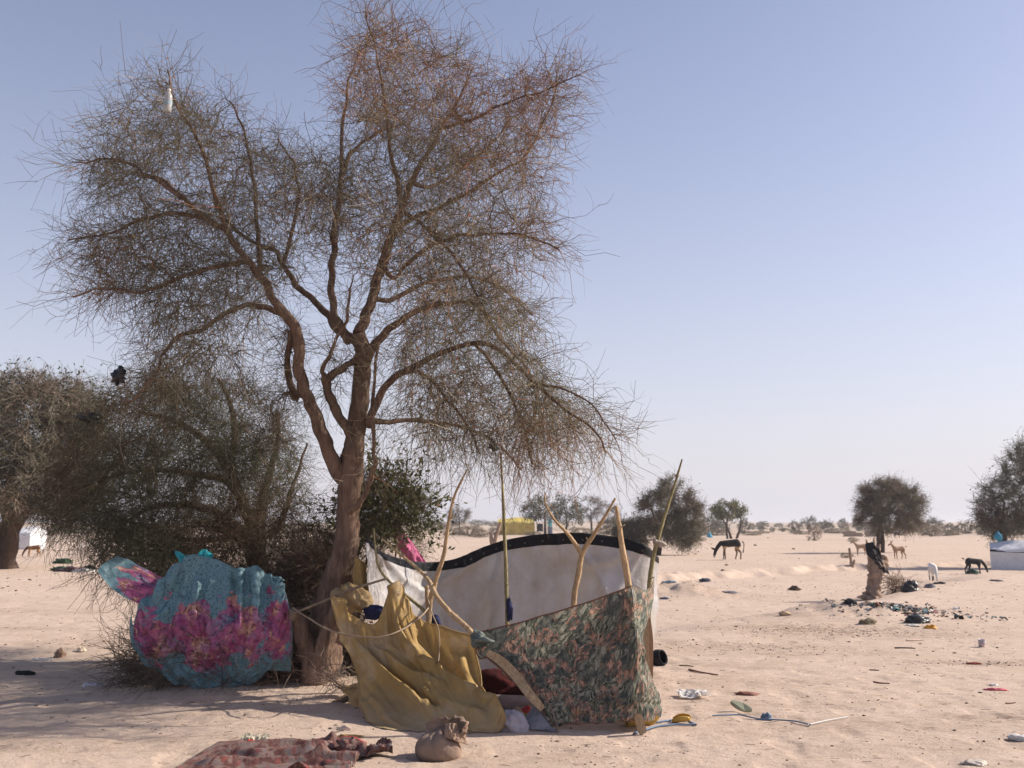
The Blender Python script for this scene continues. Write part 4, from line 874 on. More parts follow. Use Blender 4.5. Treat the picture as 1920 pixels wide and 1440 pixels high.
def build_yellow():
    rows = [
     [(630, 1124, 9.4), (664, 1158, 9.25), (704, 1170, 9.15), (743, 1104, 9.25), (772, 1150, 9.2), (812, 1168, 9.15), (850, 1182, 9.05), (890, 1194, 8.95)],
     [(652, 1185, 9.2), (688, 1205, 9.05), (725, 1205, 9.0), (755, 1170, 9.05), (790, 1200, 8.95), (830, 1212, 8.9), (865, 1218, 8.85), (898, 1228, 8.8)],
     [(670, 1240, 8.95), (700, 1258, 8.75), (740, 1258, 8.7), (775, 1240, 8.75), (808, 1250, 8.68), (842, 1256, 8.66), (876, 1260, 8.68), (906, 1264, 8.65)],
     [(680, 1295, 8.68), (712, 1308, 8.45), (756, 1310, 8.35), (795, 1300, 8.32), (830, 1298, 8.28), (862, 1298, 8.24), (894, 1302, 8.22), (926, 1306, 8.2)],
     [(694, 1335, 8.5), (728, 1346, 8.25), (772, 1350, 8.15), (812, 1348, 8.1), (848, 1344, 8.06), (882, 1340, 8.04), (914, 1338, 8.03), (945, 1336, 8.04)],
     [(712, 1356, 8.4), (742, 1366, 8.2), (782, 1370, 8.12), (818, 1370, 8.08), (854, 1370, 8.06), (886, 1369, 8.05), (917, 1367, 8.05), (949, 1364, 8.07)]]
    org = ground_pt(800, 8.4)
    def fold(u, v):
        w = (fbm(u * 2.2, v * 2.2, 6, 3) - .5) * 1.3; d = u * 1.0 - v * .34 + .10 * w
        f = .006 * (1 - np.abs(2 * vnoise(d * 15 + 2, v * 1.3, 19) - 1) * 2) * (1 - .6 * sstep(.5, .9, v))
        b = .005 * (1 - np.abs(2 * vnoise(u * 3.0 + v * 1.5, v * 9 - u * 2.5, 23) - 1) * 2) * sstep(.4, .7, v)
        return -f - b
    FD = [([(632, 1130), (660, 1172), (688, 1211), (734, 1253), (776, 1285), (832, 1317)], .085, 9, 1.5),
          ([(646, 1128), (688, 1180), (748, 1222), (797, 1254), (853, 1278)], .060, 8, 1.6),
          ([(742, 1106), (750, 1150), (766, 1202), (797, 1231), (828, 1250), (858, 1276), (900, 1292), (938, 1308)], .095, 10, .6),
          ([(738, 1110), (730, 1150), (728, 1190), (744, 1222)], .05, 7, 1.4), ([(755, 1130), (775, 1175), (800, 1205), (822, 1240)], .045, 6, 1.3),
          ([(670, 1160), (716, 1222), (769, 1266), (818, 1298)], -.055, 6, 1.0), ([(705, 1185), (741, 1210), (790, 1244)], -.045, 7, 1.0), ([(748, 1118), (758, 1160), (770, 1190)], -.05, 6, 1),
          ([(800, 1180), (835, 1225), (862, 1258)], -.07, 14, 1.2), ([(843, 1248), (862, 1226), (884, 1206)], .035, 6, 1.2), ([(880, 1215), (893, 1250), (908, 1288)], -.04, 9, 1),
          ([(690, 1300), (712, 1338), (745, 1358)], .045, 8, 1.5), ([(705, 1290), (740, 1335), (790, 1356)], .03, 7, 1.2), ([(790, 1290), (840, 1322), (880, 1330)], -.03, 8, 1), ([(800, 1275), (850, 1300), (905, 1316)], .03, 7, 1.2),
          ([(880, 1312), (881, 1340), (882, 1366)], .012, 3, 1), ([(935, 1310), (938, 1340), (940, 1364)], .02, 5, 1)]
    t, V = sheet_obj('canvas_sheet', px_grid(rows), 190, 240, fold, OCHRE, None, org, post=[(a, b * .16, c * .6, d) for a, b, c, d in FD] + wrinkles(650, 1130, 920, 1340, 40, 5, .004, 3.0, 48, 18, (30, 90)), folds=[(a, b * 1.15, c, d) for a, b, c, d in FD], sim=dict(slack=(1.025, 1.015), steps=50, g=.0014, tether=.10, seed=2, bend=.10,
              pin=lambda u, v: ((v < .02)) | ((v > .98) & (u > .05)) | ((u > .985) & (v > .62))), hem=.006, hem_mat=OCHRE, hem_sides='tlr', loc=org,
              label='ochre yellow canvas sheet hanging in folds between trunk and shelter opening', cat='cloth')
    # twisted end knotted round the trunk, and the strip hung up along it
    k = obj('knotted_end', lump_me('knotted_end', OCHRE, .165, .09, .105, 8, .5, 4, 1.6, False), t, P(664, 1122, 9.5) - org); k.rotation_euler = (0, .35, 0)
    s = px_grid([[(664, 1045, 9.75), (678, 1050, 9.72), (686, 1058, 9.8)], [(662, 1080, 9.7), (680, 1082, 9.66), (691, 1086, 9.76)], [(660, 1112, 9.66), (680, 1114, 9.6), (694, 1118, 9.72)]])
    sheet_obj('strip', s, 26, 20, creases(3, .016, 3, (3, .7)), OCHRE, t, org)
    s = px_grid([[(612, 1268, 9.25), (640, 1282, 9.1), (668, 1280, 9.05), (676, 1255, 9.1)], [(630, 1285, 9.15), (648, 1300, 9.0), (672, 1300, 8.95), (682, 1280, 9.0)], [(648, 1310, 9.05), (660, 1325, 8.95), (676, 1330, 8.9), (688, 1310, 8.9)], [(652, 1346, 9.0), (662, 1352, 8.92), (676, 1350, 8.88), (686, 1345, 8.86)]])
    sheet_obj('torn_flap', s, 30, 30, creases(5, .02, 3), OCHRE, t, org)
build_yellow()

def build_camo():
    rows = [
     [(890, 1188, 8.75), (965, 1170, 8.66), (1040, 1149, 8.52), (1115, 1125, 8.36), (1187, 1099, 8.2)],
     [(903, 1222, 8.7), (975, 1216, 8.56), (1050, 1205, 8.44), (1120, 1190, 8.28), (1191, 1170, 8.17)],
     [(948, 1262, 8.5), (1002, 1263, 8.40), (1065, 1258, 8.32), (1130, 1250, 8.2), (1195, 1240, 8.12)],
     [(1000, 1312, 8.28), (1038, 1312, 8.22), (1090, 1306, 8.18), (1142, 1303, 8.12), (1199, 1297, 8.06)],
     [(1040, 1361, 8.16), (1066, 1358, 8.12), (1106, 1356, 8.1), (1152, 1353, 8.07), (1203, 1349, 8.05)]]
    org = ground_pt(1100, 8.15)
    def fold(u, v):
        f = .016 * (1 - np.abs(2 * fbm(u * 3 + v * 2.6, v * 2.2 - u * 2.2, 3, 3) - 1) * 2.2)
        f = f + .022 * np.exp(-((v - .84 + .05 * np.sin(u * 5)) / .022) ** 2) * sstep(.15, .4, u) - .018 * np.exp(-((v - .93) / .02) ** 2)
        f = f + .018 * np.exp(-((u - .42 - (v - .7) * -1.1) / .03) ** 2) * sstep(.55, .75, v) * (1 - sstep(.85, .95, v))
        return -f
    t, V = sheet_obj('printed_sheet', px_grid(rows), 130, 180, fold, CAMO, None, org, post=wrinkles(900, 1110, 1195, 1340, 50, 8, .009, 3.5, 60, 50, (20, 70)), sim=dict(slack=(1.012, 1.015), steps=40, g=.0012, tether=.06, seed=4, bend=.1, pin=lambda u, v: (v < .02) | ((u > .985)) | ((u < .02) & (v > .3)) | (v > .97)), folds=[([(1060, 1335), (1108, 1298), (1145, 1290), (1202, 1312)], .03, 6, 1.4), ([(1045, 1348), (1120, 1340), (1204, 1332)], .025, 4, 1), ([(893, 1192), (940, 1222), (1000, 1262), (1050, 1320)], .022, 9, 1.5), ([(1187, 1102), (1150, 1165), (1100, 1240), (1060, 1300)], .02, 9, 1.5), ([(900, 1195), (980, 1205), (1080, 1190)], .02, 8, 1.2), ([(1130, 1300), (1170, 1308), (1203, 1316)], .03, 4, 1), ([(1060, 1200), (1075, 1260), (1110, 1310)], -.02, 10, 1)], hem=.006, hem_mat=CAMO, hem_sides='tbl', loc=org,
              label='green and salmon feather-print sheet stretched across the front of the shelter', cat='cloth')
    side = [
     [(1187, 1099, 8.2), (1203, 1106, 8.8), (1217, 1103, 9.6), (1230, 1078, 10.7)],
     [(1190, 1140, 8.18), (1202, 1150, 8.5), (1214, 1152, 8.9), (1226, 1140, 9.6)],
     [(1193, 1195, 8.14), (1199, 1198, 8.22), (1203, 1200, 8.32), (1207, 1203, 8.5)],
     [(1197, 1258, 8.1), (1206, 1256, 8.22), (1214, 1258, 8.42), (1222, 1264, 8.7)],
     [(1200, 1303, 8.06), (1215, 1301, 8.13), (1229, 1303, 8.28), (1241, 1306, 8.6)],
     [(1203, 1349, 8.05), (1215, 1352, 8.08), (1227, 1351, 8.18), (1238, 1343, 8.45)]]
    V2, F2, uv2 = sheet(px_grid(side), 90, 50, add(creases(7, .02, 3, (1.5, 2)), lambda u, v: .02 * np.exp(-((v - .86 - .03 * u) / .02) ** 2)))
    uv2 = uv2 * np.array([.45, 1.]) + np.array([1.0, 0])
    obj('side_panel', mesh('side_panel', at_origin(V2.reshape(-1, 3), org), F2, CAMO, uv=uv2), t)
    k = obj('corner_knot', lump_me('corner_knot', KNOTM, .055, .05, .065, 4, .7, 4, 2.2, False), t, P(897, 1198, 8.66) - org)
    tube_obj('knot_end', [P(890, 1200, 8.62), P(910, 1200, 8.56), P(926, 1204, 8.58)], [.02, .026, .014], KNOTM, t, sides=10, rough=.3, local=org)
    # fold of lining lying at the doorway
    s = px_grid([[(990, 1330, 8.3), (1008, 1312, 8.3), (1022, 1318, 8.24), (1034, 1338, 8.18)], [(968, 1345, 8.25), (1000, 1338, 8.16), (1025, 1345, 8.12), (1040, 1358, 8.12)], [(958, 1360, 8.2), (995, 1366, 8.1), (1022, 1372, 8.06), (1044, 1374, 8.08)]])
    sheet_obj('lining_fold', s, 44, 60, creases(9, .03, 2.2), SLATE, t, org, sim=dict(slack=(1.08, 1.06), steps=30, g=.001, tether=.06, seed=3, bend=.08, pin=lambda u, v: (v > .97) | ((v < .03) & (np.abs(u - .5) < .2))))
build_camo()

# ------------------------------------------------------------------ poles and sticks of the shelter
def pole(label, pts, mat, foot=True, name='pole', n=None, rough=.10, forks=(), cat='pole', knots=0, seed=1):
    w = [P(a, b, y) for a, b, y, c in pts]; r = [c * .64 / FPX * y for a, b, y, c in pts]
    if foot:
        g = w[-1].copy(); g[2] = hz(g[0], g[1]) - .06; w.append(g); r.append(r[-1] * 1.08)
    org = w[-1].copy(); org[2] = min(x[2] for x in w) if not foot else hz(org[0], org[1])
    t = thing(name, org, label, cat)
    sh = tube_obj('shaft', w, r, mat, t, n=n or 9 * len(w), sides=12, rough=rough, seed=seed, local=org)
    for f in forks:
        tube_obj('fork', [P(a, b, y) for a, b, y, c in f], [c * .64 / FPX * y for a, b, y, c in f], mat, t, sides=10, rough=rough, seed=seed + 3, local=org, n=9 * len(f))
    rr = random.Random(seed); p = crs(w, 60)
    for i in range(knots):
        k = rr.randint(8, 45); d = Vector((rr.uniform(-1, 1), rr.uniform(-1, .2), rr.uniform(.3, 1))).normalized(); q = p[k]
        tube_obj('twig_stub', [q, q + np.array(d) * .03, q + np.array(d) * .06], [.009, .007, .005], mat, sh, sides=6, n=6, local=org)
    return t
pole('crooked tan pole leaning from the yellow canvas up into the crown', [(876, 880, 9.2, 2.5), (852, 930, 9.2, 4), (840, 985, 9.25, 5), (832, 1040, 9.3, 6), (815, 1095, 9.35, 7.5), (804, 1150, 9.4, 8)], POLEM, knots=3, seed=2)
pole('straight thin upright pole in front of the white tarpaulin centre', [(939, 850, 10.8, 2.5), (943, 930, 10.8, 4), (946, 1000, 10.8, 5), (949, 1080, 10.8, 5.5), (951, 1170, 10.8, 6)], POLEG, knots=2, seed=3)
pole('forked Y-shaped pole leaning against the white tarpaulin', [(1154, 934, 10.6, 3), (1138, 962, 10.62, 4), (1112, 1005, 10.7, 6), (1092, 1038, 10.75, 7.5), (1084, 1080, 10.8, 8), (1076, 1135, 10.8, 8)], POLEM, knots=1, seed=4,
     forks=([(1022, 924, 10.5, 2), (1023, 945, 10.5, 3), (1040, 975, 10.55, 4), (1066, 1003, 10.65, 5), (1092, 1040, 10.75, 7)],))
pole('thick peeled corner post holding up the feather-print sheet', [(1155, 948, 8.3, 5), (1161, 985, 8.3, 7), (1168, 1035, 8.3, 8.5), (1178, 1095, 8.32, 10), (1182, 1200, 8.36, 10.5), (1188, 1320, 8.36, 11)], POLEM, knots=4, seed=5)
pole('long greenish curved pole rising past the right end of the white tarpaulin', [(1279, 861, 11.1, 2.5), (1266, 905, 11.1, 4), (1247, 965, 11.1, 5), (1231, 1020, 11.1, 6.5), (1222, 1060, 11.1, 7), (1216, 1130, 11.1, 7)], POLEG, knots=3, seed=6)
pole('long bent branch slanting from trunk down to the feather-print corner', [(716, 1010, 9.7, 2.5), (745, 1035, 9.55, 3.5), (778, 1062, 9.4, 4.5), (803, 1088, 9.25, 6), (820, 1120, 9.1, 7), (848, 1152, 8.95, 7.5), (872, 1173, 8.85, 8), (896, 1198, 8.74, 7)], POLEM, foot=False, knots=3, seed=7, name='branch', cat='branch')
pole('thin crooked stick standing beside the sunlit end of the tarpaulin', [(701, 990, 9.55, 2), (703, 1020, 9.55, 2.5), (710, 1062, 9.5, 3.5), (728, 1088, 9.45, 4), (760, 1115, 9.4, 4.5), (796, 1146, 9.4, 5), (806, 1170, 9.4, 5)], POLEG, knots=1, seed=8, name='stick', cat='stick')
pole('grey horizontal stick lashed from the trunk to the canvas peak', [(545, 1152, 9.45, 2.5), (600, 1130, 9.4, 3.5), (660, 1105, 9.35, 3.8), (728, 1084, 9.35, 3.5)], POLED, foot=False, seed=9, name='stick', cat='stick')
pole('short split post inside the canvas beside the crooked tan pole', [(800, 1098, 9.55, 6), (801, 1130, 9.55, 6), (803, 1165, 9.55, 6)], POLEM, seed=10, name='post', cat='post')
pole('thin stick poking into sand below the feather-print hem', [(1030, 1318, 8.2, 2.5), (1040, 1345, 8.12, 2.5), (1046, 1366, 8.05, 2.5)], POLED, seed=11, name='stick', cat='stick')
# knotted white rag on the far pole
rag = obj('rag', lump_me('rag', col('dirty_white_rag', (.36, .31, .26)), .045, .03, .032, 4, .6, 4, 2, False), None, P(1240, 1020, 11.1), label='dirty white rag knotted round the greenish curved pole', cat='rag')
tube_obj('tail', [np.zeros(3), np.array([-.045, -.01, .03]), np.array([-.09, -.02, .035])], [.03, .025, .03], rag.data.materials[0], rag, sides=8, rough=.3)
# rope from the cut stem to the canvas
def cord(name, label, pts, r, mat, cat='rope', n=60, group=None, seed=0):
    w = np.array(pts); o = w[0]; return tube_obj(name, w, [r] * len(w), mat, None, n=n, sides=6, rough=.15, seed=seed, local=o, label=label, cat=cat) if False else _cord(name, label, w, r, mat, cat, n, seed)
def _cord(name, label, w, r, mat, cat, n, seed):
    org = w[0].copy(); p = crs(w, n); V, F, _ = tubes(p[None], np.full((1, n), r), 6)
    return obj(name, mesh(name, at_origin(V, org), F, mat), None, org, label=label, cat=cat)
cord('rope', 'slack brown rope swinging from cut stem across the ochre canvas', [P(549, 1140, 9.5), P(580, 1160, 9.3), P(615, 1180, 9.1), P(655, 1191, 8.9), P(710, 1195, 8.75), P(755, 1180, 8.85), P(790, 1155, 9.1), P(803, 1140, 9.3)], .008, ROPE)
cord('rope', 'thin pale rope dangling down over the ochre canvas front', [P(803, 1125, 9.2), P(810, 1150, 8.95), P(822, 1180, 8.82), P(824, 1215, 8.75), P(822, 1240, 8.66)], .006, ROPE)
k = obj('rope_lashing', lump_me('rope_lashing', POLED, .035, .035, .05, 14, .6, 3, 3, False), None, P(550, 1152, 9.5), label='frayed rope lashing wound on the tip of the cut stem', cat='rope')
for nm, lab, p, seed in (('rope_tie', 'rope tie cinching the ochre canvas peak to its stick', (742, 1112, 9.17), 3), ('rope_tie', 'rope tie cinching the ochre canvas corner against the trunk', (636, 1136, 9.36), 5)):
    c = P(*p); th = np.linspace(0, 6.28 * 3.2, 60); q = np.stack([.042 * np.cos(th) * (1 + .12 * np.sin(th * 2.3)), .05 * np.sin(th), -.02 + .04 * th / 20 + .006 * np.sin(th * 1.7 + seed)], 1)
    V, F, _ = tubes(q[None], np.full((1, 60), .0065), 6); obj(nm, mesh(nm, V, F, ROPE), None, c, label=lab, cat='rope')
# bent bark slab at the doorway, plank and board on the far side
def slab(name, label, pts, w, th, mat, cat):
    c = np.array([P(*p) for p in pts]); p = crs(c, 24); T = unit(np.gradient(p, axis=0)); s = unit(np.cross(T, np.array([0, -1, .25]))); nrm = np.cross(T, s)
    ww = w * (1 - .35 * np.abs(np.linspace(-1, 1, 24)) ** 3)[:, None]
    q = np.stack([p + s * ww + nrm * th, p - s * ww + nrm * th * .4, p - s * ww - nrm * th, p + s * ww - nrm * th], 1)
    idx = np.arange(96).reshape(24, 4); nx = np.roll(idx, -1, 1); F = np.stack([idx[:-1], nx[:-1], nx[1:], idx[1:]], -1).reshape(-1, 4)
    F = [tuple(map(int, f)) for f in F] + [(3, 2, 1, 0), (92, 93, 94, 95)]
    org = p[-1]; return obj(name, mesh(name, at_origin(q.reshape(-1, 3), org), F, mat, False), None, org, label=label, cat=cat)
slab('bark_slab', 'curved flat strip of pale wood arching over the shelter doorway', [(914, 1224, 8.5), (940, 1240, 8.46), (968, 1268, 8.38), (992, 1300, 8.26), (1018, 1330, 8.2)], .040, .012, POLEM, 'board')
slab('plank', 'narrow tan plank standing upright behind the feather-print side panel', [(1209, 1150, 9.7), (1208, 1200, 9.7), (1209, 1250, 9.7), (1210, 1294, 9.7)], .045, .012, POLEM, 'plank')
slab('board', 'dark brown board leaning behind the narrow tan plank', [(1214, 1158, 9.9), (1217, 1200, 9.9), (1217, 1240, 9.9), (1218, 1290, 9.9)], .04, .01, BROWNB, 'board')
slab('prop_stake', 'short pale wooden stake wedged under the feather-print corner', [(1196, 1340, 7.98), (1199, 1352, 7.97), (1203, 1366, 7.96), (1206, 1376, 7.95)], .034, .02, POLEM, 'stake')

# ------------------------------------------------------------------ things inside and by the shelter
def ground_sheet(name, label, c, sx, sy, mat, seed, amp=.03, rot=0, nr=30, nc=40, cat='cloth', f=2.4, z=.012, irregular=.25, group=None):
    """a crumpled sheet lying on the sand"""
    rng = np.random.default_rng(seed); u, v = np.meshgrid(np.linspace(-1, 1, nc), np.linspace(-1, 1, nr)); a = math.radians(rot)
    ed = 1 + irregular * (fbm(u * 1.5 + seed, v * 1.5, seed, 3) - .5) * 2
    x, y = u * sx * ed, v * sy * ed; X = c[0] + x * math.cos(a) - y * math.sin(a); Y = c[1] + x * math.sin(a) + y * math.cos(a)
    w = fbm(u * f, v * f, seed + 3, 3); rid = np.maximum(0, 1 - np.abs(2 * fbm(u * f * .7 + w, v * f * 1.5 - w, seed + 1, 3) - 1) * 3.2)
    Z = hgt(X, Y) + z + amp * rid + amp * .35 * fbm(u * f * 3, v * f * 3, seed + 2, 3)
    V = np.stack([X, Y, Z], -1); idx = np.arange(nr * nc).reshape(nr, nc); F = np.stack([idx[:-1, :-1], idx[:-1, 1:], idx[1:, 1:], idx[1:, :-1]], -1).reshape(-1, 4)
    org = np.array([c[0], c[1], hz(c[0], c[1])])
    return obj(name, mesh(name, at_origin(V.reshape(-1, 3), org), F, mat, uv=np.stack([(u.ravel() + 1) / 2, (v.ravel() + 1) / 2], 1)), None, org, label=label, cat=cat, group=group)
inner = ground_pt(1000, 9.6)
ground_sheet('sleeping_mat', 'dull grey-brown sleeping mat spread on the shelter floor', ground_pt(985, 9.5), 1.05, .85, plain('grey_brown_mat', (.23, .18, .155), .3, 14), 3, .05, 4)
def heap(name, label, px, py, Y, sx, sy, sz, mat, seed, cat, amp=.4, sub=4, f=1.8):
    c = P(px, py, Y); c[2] = hz(c[0], c[1]) + .0
    return obj(name, lump_me(name, mat, sx, sy, sz, seed, amp, sub, f), None, c, label=label, cat=cat)
heap('blanket', 'dark red patterned blanket heaped inside the shelter doorway', 925, 1260, 9.3, .34, .28, .20, DARKRED, 3, 'blanket', .35, 4, 2.6)
heap('bedding', 'folded grey-brown bedding roll in front of the red blanket', 945, 1290, 8.95, .42, .16, .10, plain('bedding_grey', (.22, .17, .155), .3, 9), 5, 'bedding', .15)
heap('food_bowl', 'small straw-coloured bundle tied up at the shelter doorway', 970, 1325, 8.5, .06, .06, .085, ROPE, 6, 'bundle', .2)
heap('striped_mat', 'rolled yellow and green mat just inside the doorway', 985, 1335, 8.45, .17, .07, .045, make_rug('striped_mat', [(.03, .06, .05), (.45, .33, .06), (.06, .10, .07), (.5, .5, .45), (.02, .03, .03)], 22, True), 7, 'mat', .12)
heap('lilac_cloth', 'crumpled lilac-grey cloth tucked beside the ochre canvas end', 962, 1345, 8.13, .11, .08, .125, LAV, 8, 'cloth', .35)
heap('red_bag', 'small red bag beside the straw-coloured bundle', 985, 1320, 8.62, .055, .05, .07, REDC, 9, 'bag', .3)
for nm, lab, p, s, m, sd in (('navy_cloth', 'navy and tan cloth tucked over the canvas next to the tarpaulin', (706, 1148, 9.4), (.10, .06, .06), NAVY, 4), ('navy_bundle', 'small navy bundle hanging beside the short split post', (816, 1166, 9.45), (.05, .05, .06), NAVY, 5),
                          ('blue_rag', 'twisted blue rag tied round the straight thin pole', (955, 1140, 10.75), (.03, .03, .12), NAVY, 6)):
    obj(nm, lump_me(nm, m, *s, sd, .6, 3, 2.2, False), None, P(*p), label=lab, cat='cloth')

def build_jerrycan():
    c = ground_pt(1196, 8.35); t = thing('jerrycan', c, 'dirty yellow jerrycan lying under the feather-print corner', 'jerrycan', rot=(0, 0, .15))
    b = obj('body', box_me('body', .28, .16, .12, YELP, .03, 3, .004), t); h = obj('neck', box_me('neck', .04, .04, .035, YELP, .01), t, (.15, 0, .04))
build_jerrycan()
def build_pot():
    g = G(1231, 1246); prof = [(.0, .0), (.09, .005), (.135, .05), (.15, .10), (.14, .15), (.115, .185), (.125, .20), (.110, .198), (.10, .18), (.125, .14), (.13, .09), (.0, .02)]
    th = np.arange(24) * 2 * math.pi / 24; V = np.array([(r * math.cos(a), r * math.sin(a), z) for r, z in prof for a in th]); idx = np.arange(len(prof) * 24).reshape(-1, 24); nx = np.roll(idx, -1, 1)
    F = np.stack([idx[:-1], nx[:-1], nx[1:], idx[1:]], -1).reshape(-1, 4)
    t = thing('cooking_pot', g + np.array([0, 0, .06]), 'soot-black round cooking pot tipped on its side behind the shelter', 'pot', rot=(0, 1.25, -.7), sc=.72); o = obj('bowl', mesh('bowl', V, F, BLACKC), t); o.location = (0, 0, -.06)
build_pot()

# ------------------------------------------------------------------ floral cloth over the bush
def build_floral():
    rows = [
     [(292, 1118, 9.75), (318, 1075, 9.85), (360, 1046, 9.95), (402, 1050, 9.95), (445, 1068, 9.9), (478, 1064, 9.85), (503, 1078, 9.85), (520, 1088, 9.85)],
     [(268, 1132, 9.6), (308, 1112, 9.6), (352, 1098, 9.6), (400, 1092, 9.6), (446, 1094, 9.6), (480, 1096, 9.6), (508, 1098, 9.65), (530, 1108, 9.75)],
     [(258, 1158, 9.5), (302, 1150, 9.42), (350, 1146, 9.38), (400, 1142, 9.36), (446, 1140, 9.38), (482, 1138, 9.42), (514, 1136, 9.5), (540, 1136, 9.65)],
     [(254, 1186, 9.5), (300, 1188, 9.36), (350, 1190, 9.3), (400, 1188, 9.28), (446, 1184, 9.3), (484, 1180, 9.36), (518, 1174, 9.46), (546, 1168, 9.62)],
     [(258, 1212, 9.52), (300, 1224, 9.38), (350, 1230, 9.32), (400, 1230, 9.3), (446, 1226, 9.32), (486, 1218, 9.38), (520, 1208, 9.48), (547, 1200, 9.62)],
     [(276, 1236, 9.58), (310, 1252, 9.46), (352, 1260, 9.4), (400, 1261, 9.38), (446, 1256, 9.4), (482, 1246, 9.44), (516, 1234, 9.52), (546, 1226, 9.64)],
     [(310, 1258, 9.66), (330, 1270, 9.58), (360, 1277, 9.52), (402, 1278, 9.48), (446, 1275, 9.5), (474, 1268, 9.52), (506, 1246, 9.58), (545, 1248, 9.66)]]
    rows = [[(a, b, 9.62 + (y - 9.62) * .28) for a, b, y in r] for r in rows]
    org = ground_pt(410, 9.6)
    def fold(u, v):
        w = (fbm(u * 2.5, v * 2.5, 8, 3) - .5)
        f = .022 * (1 - np.abs(2 * vnoise(u * 7.5 + v * 1.6 + w, v * 1.3, 5) - 1) * 2) * (1 - .5 * sstep(.6, 1, v)) + .014 * (1 - np.abs(2 * vnoise(u * 16 + w, v * 3 + u * 4, 6) - 1) * 2) * (1 - .6 * sstep(.5, .8, v))
        return -f + .03 * w - .016 * (1 - np.abs(2 * fbm(u * 8 + w, v * 6, 9, 3) - 1) * 2.4)
    t, V = sheet_obj('floral_cloth', px_grid(rows), 180, 230, fold, FLORAL, None, org, post=wrinkles(262, 1060, 540, 1250, 80, 3, .010, 3.0, 85, 22, (25, 80)), sim=dict(slack=(1.03, 1.015), steps=45, g=.0010, tether=.055, support=.025, seed=6, bend=.09, pin=lambda u, v: (v < .02) | ((u > .98) & (v < .6)) | ((u < .02) & (v < .7))), folds=[([(366, 1044), (335, 1075), (300, 1108)], .07, 8, 1.6), ([(345, 1068), (320, 1100), (300, 1135)], -.05, 7, 1), ([(372, 1090), (368, 1125), (374, 1175)], .05, 6, 1.5), ([(454, 1072), (456, 1110), (452, 1150), (446, 1200)], .07, 6, 1.6), ([(440, 1080), (440, 1120), (436, 1160)], -.05, 6, 1), ([(480, 1068), (483, 1110), (480, 1155)], .05, 5, 1.5), ([(521, 1092), (526, 1125), (523, 1165), (516, 1200)], .06, 6, 1.6), ([(503, 1090), (505, 1130), (500, 1170)], -.045, 6, 1), ([(392, 1150), (402, 1195), (416, 1245)], .045, 6, 1.5), ([(290, 1150), (302, 1195), (332, 1245)], .04, 7, 1.5), ([(340, 1115), (336, 1155), (352, 1205)], .045, 6, 1.4), ([(424, 1205), (428, 1262)], .035, 5, 1.4), ([(470, 1170), (468, 1215), (462, 1255)], .04, 6, 1.5), ([(275, 1135), (268, 1170), (275, 1210)], .04, 6, 1.2)], hem=.005, hem_mat=FLORAL, hem_sides='tblr', loc=org,
                     label='teal cloth with magenta and orange flowers draped over the dead bush', cat='cloth')
    s = px_grid([[(290, 1136, 9.7), (305, 1110, 9.72), (312, 1096, 9.8), (310, 1086, 9.9)], [(262, 1132, 9.72), (280, 1100, 9.85), (288, 1084, 10.0), (286, 1074, 10.1)], [(232, 1119, 9.72), (246, 1090, 9.85), (256, 1072, 10.0), (260, 1060, 10.1)], [(205, 1100, 9.7), (214, 1080, 9.82), (224, 1060, 9.95), (236, 1048, 10.05)], [(182, 1072, 9.7), (190, 1060, 9.75), (204, 1050, 9.8), (222, 1042, 9.85)]])
    V2, F2, uv2 = sheet(s, 40, 40, creases(15, .012, 2.5)); uv2 = np.stack([.2 + uv2[:, 0] * .6, .55 - uv2[:, 1] * .45], 1)
    obj('wind_blown_corner', mesh('wind_blown_corner', at_origin(V2.reshape(-1, 3), org), F2, FLORAL, uv=uv2), t)
    s = px_grid([[(255, 1158, 9.6), (250, 1175, 9.62), (246, 1150, 9.7)], [(250, 1195, 9.58), (246, 1205, 9.62), (243, 1180, 9.7)], [(268, 1232, 9.62), (262, 1230, 9.66), (252, 1212, 9.72)], [(300, 1256, 9.68), (285, 1248, 9.72), (272, 1238, 9.76)]])
    V3, F3, uv3 = sheet(s, 30, 14, None); obj('turned_edge', mesh('turned_edge', at_origin(V3.reshape(-1, 3), org), F3, FLORAL, uv=np.stack([.1 + uv3[:, 0] * .1, .8 + .15 * uv3[:, 1]], 1)), t)
    s = px_grid([[(325, 1030, 10.1), (340, 1036, 10.0), (360, 1044, 9.98), (382, 1028, 10.1), (400, 1036, 10.1)], [(330, 1042, 10.0), (345, 1046, 9.95), (362, 1050, 9.92), (380, 1042, 9.98), (398, 1050, 10.0)], [(336, 1058, 9.95), (348, 1058, 9.9), (364, 1060, 9.88), (382, 1058, 9.92), (402, 1062, 9.95)]])
    V4, F4, uv4 = sheet(s, 20, 50, creases(25, .022, 3, (3, 1))); o = P(362, 1055, 9.95)
    obj('satin_scarf', mesh('satin_scarf', at_origin(V4.reshape(-1, 3), o), F4, TEALS, uv=uv4), None, o, label='shiny turquoise scarf caught on twigs above the floral cloth', cat='scarf')
build_floral()
def build_pink():
    s = px_grid([[(735, 975, 13.2), (738, 985, 13.15), (742, 995, 13.1)], [(744, 984, 13.15), (744, 1000, 13.05), (742, 1012, 13.1)], [(760, 1002, 13.1), (757, 1020, 13.0), (752, 1034, 13.05)], [(776, 1025, 13.1), (770, 1042, 13.0), (762, 1056, 13.1)], [(800, 1056, 13.1), (786, 1066, 13.05), (768, 1074, 13.1)]])
    o = P(765, 1030, 13.1); V, F, uv = sheet(s, 50, 26, creases(4, .03, 3, (1.5, 2.5)))
    obj('pink_cloth', mesh('pink_cloth', at_origin(V.reshape(-1, 3), o), F, PINKC, uv=uv), None, o, label='rose pink cloth hung on the loose bush behind the tarpaulin', cat='cloth')
build_pink()

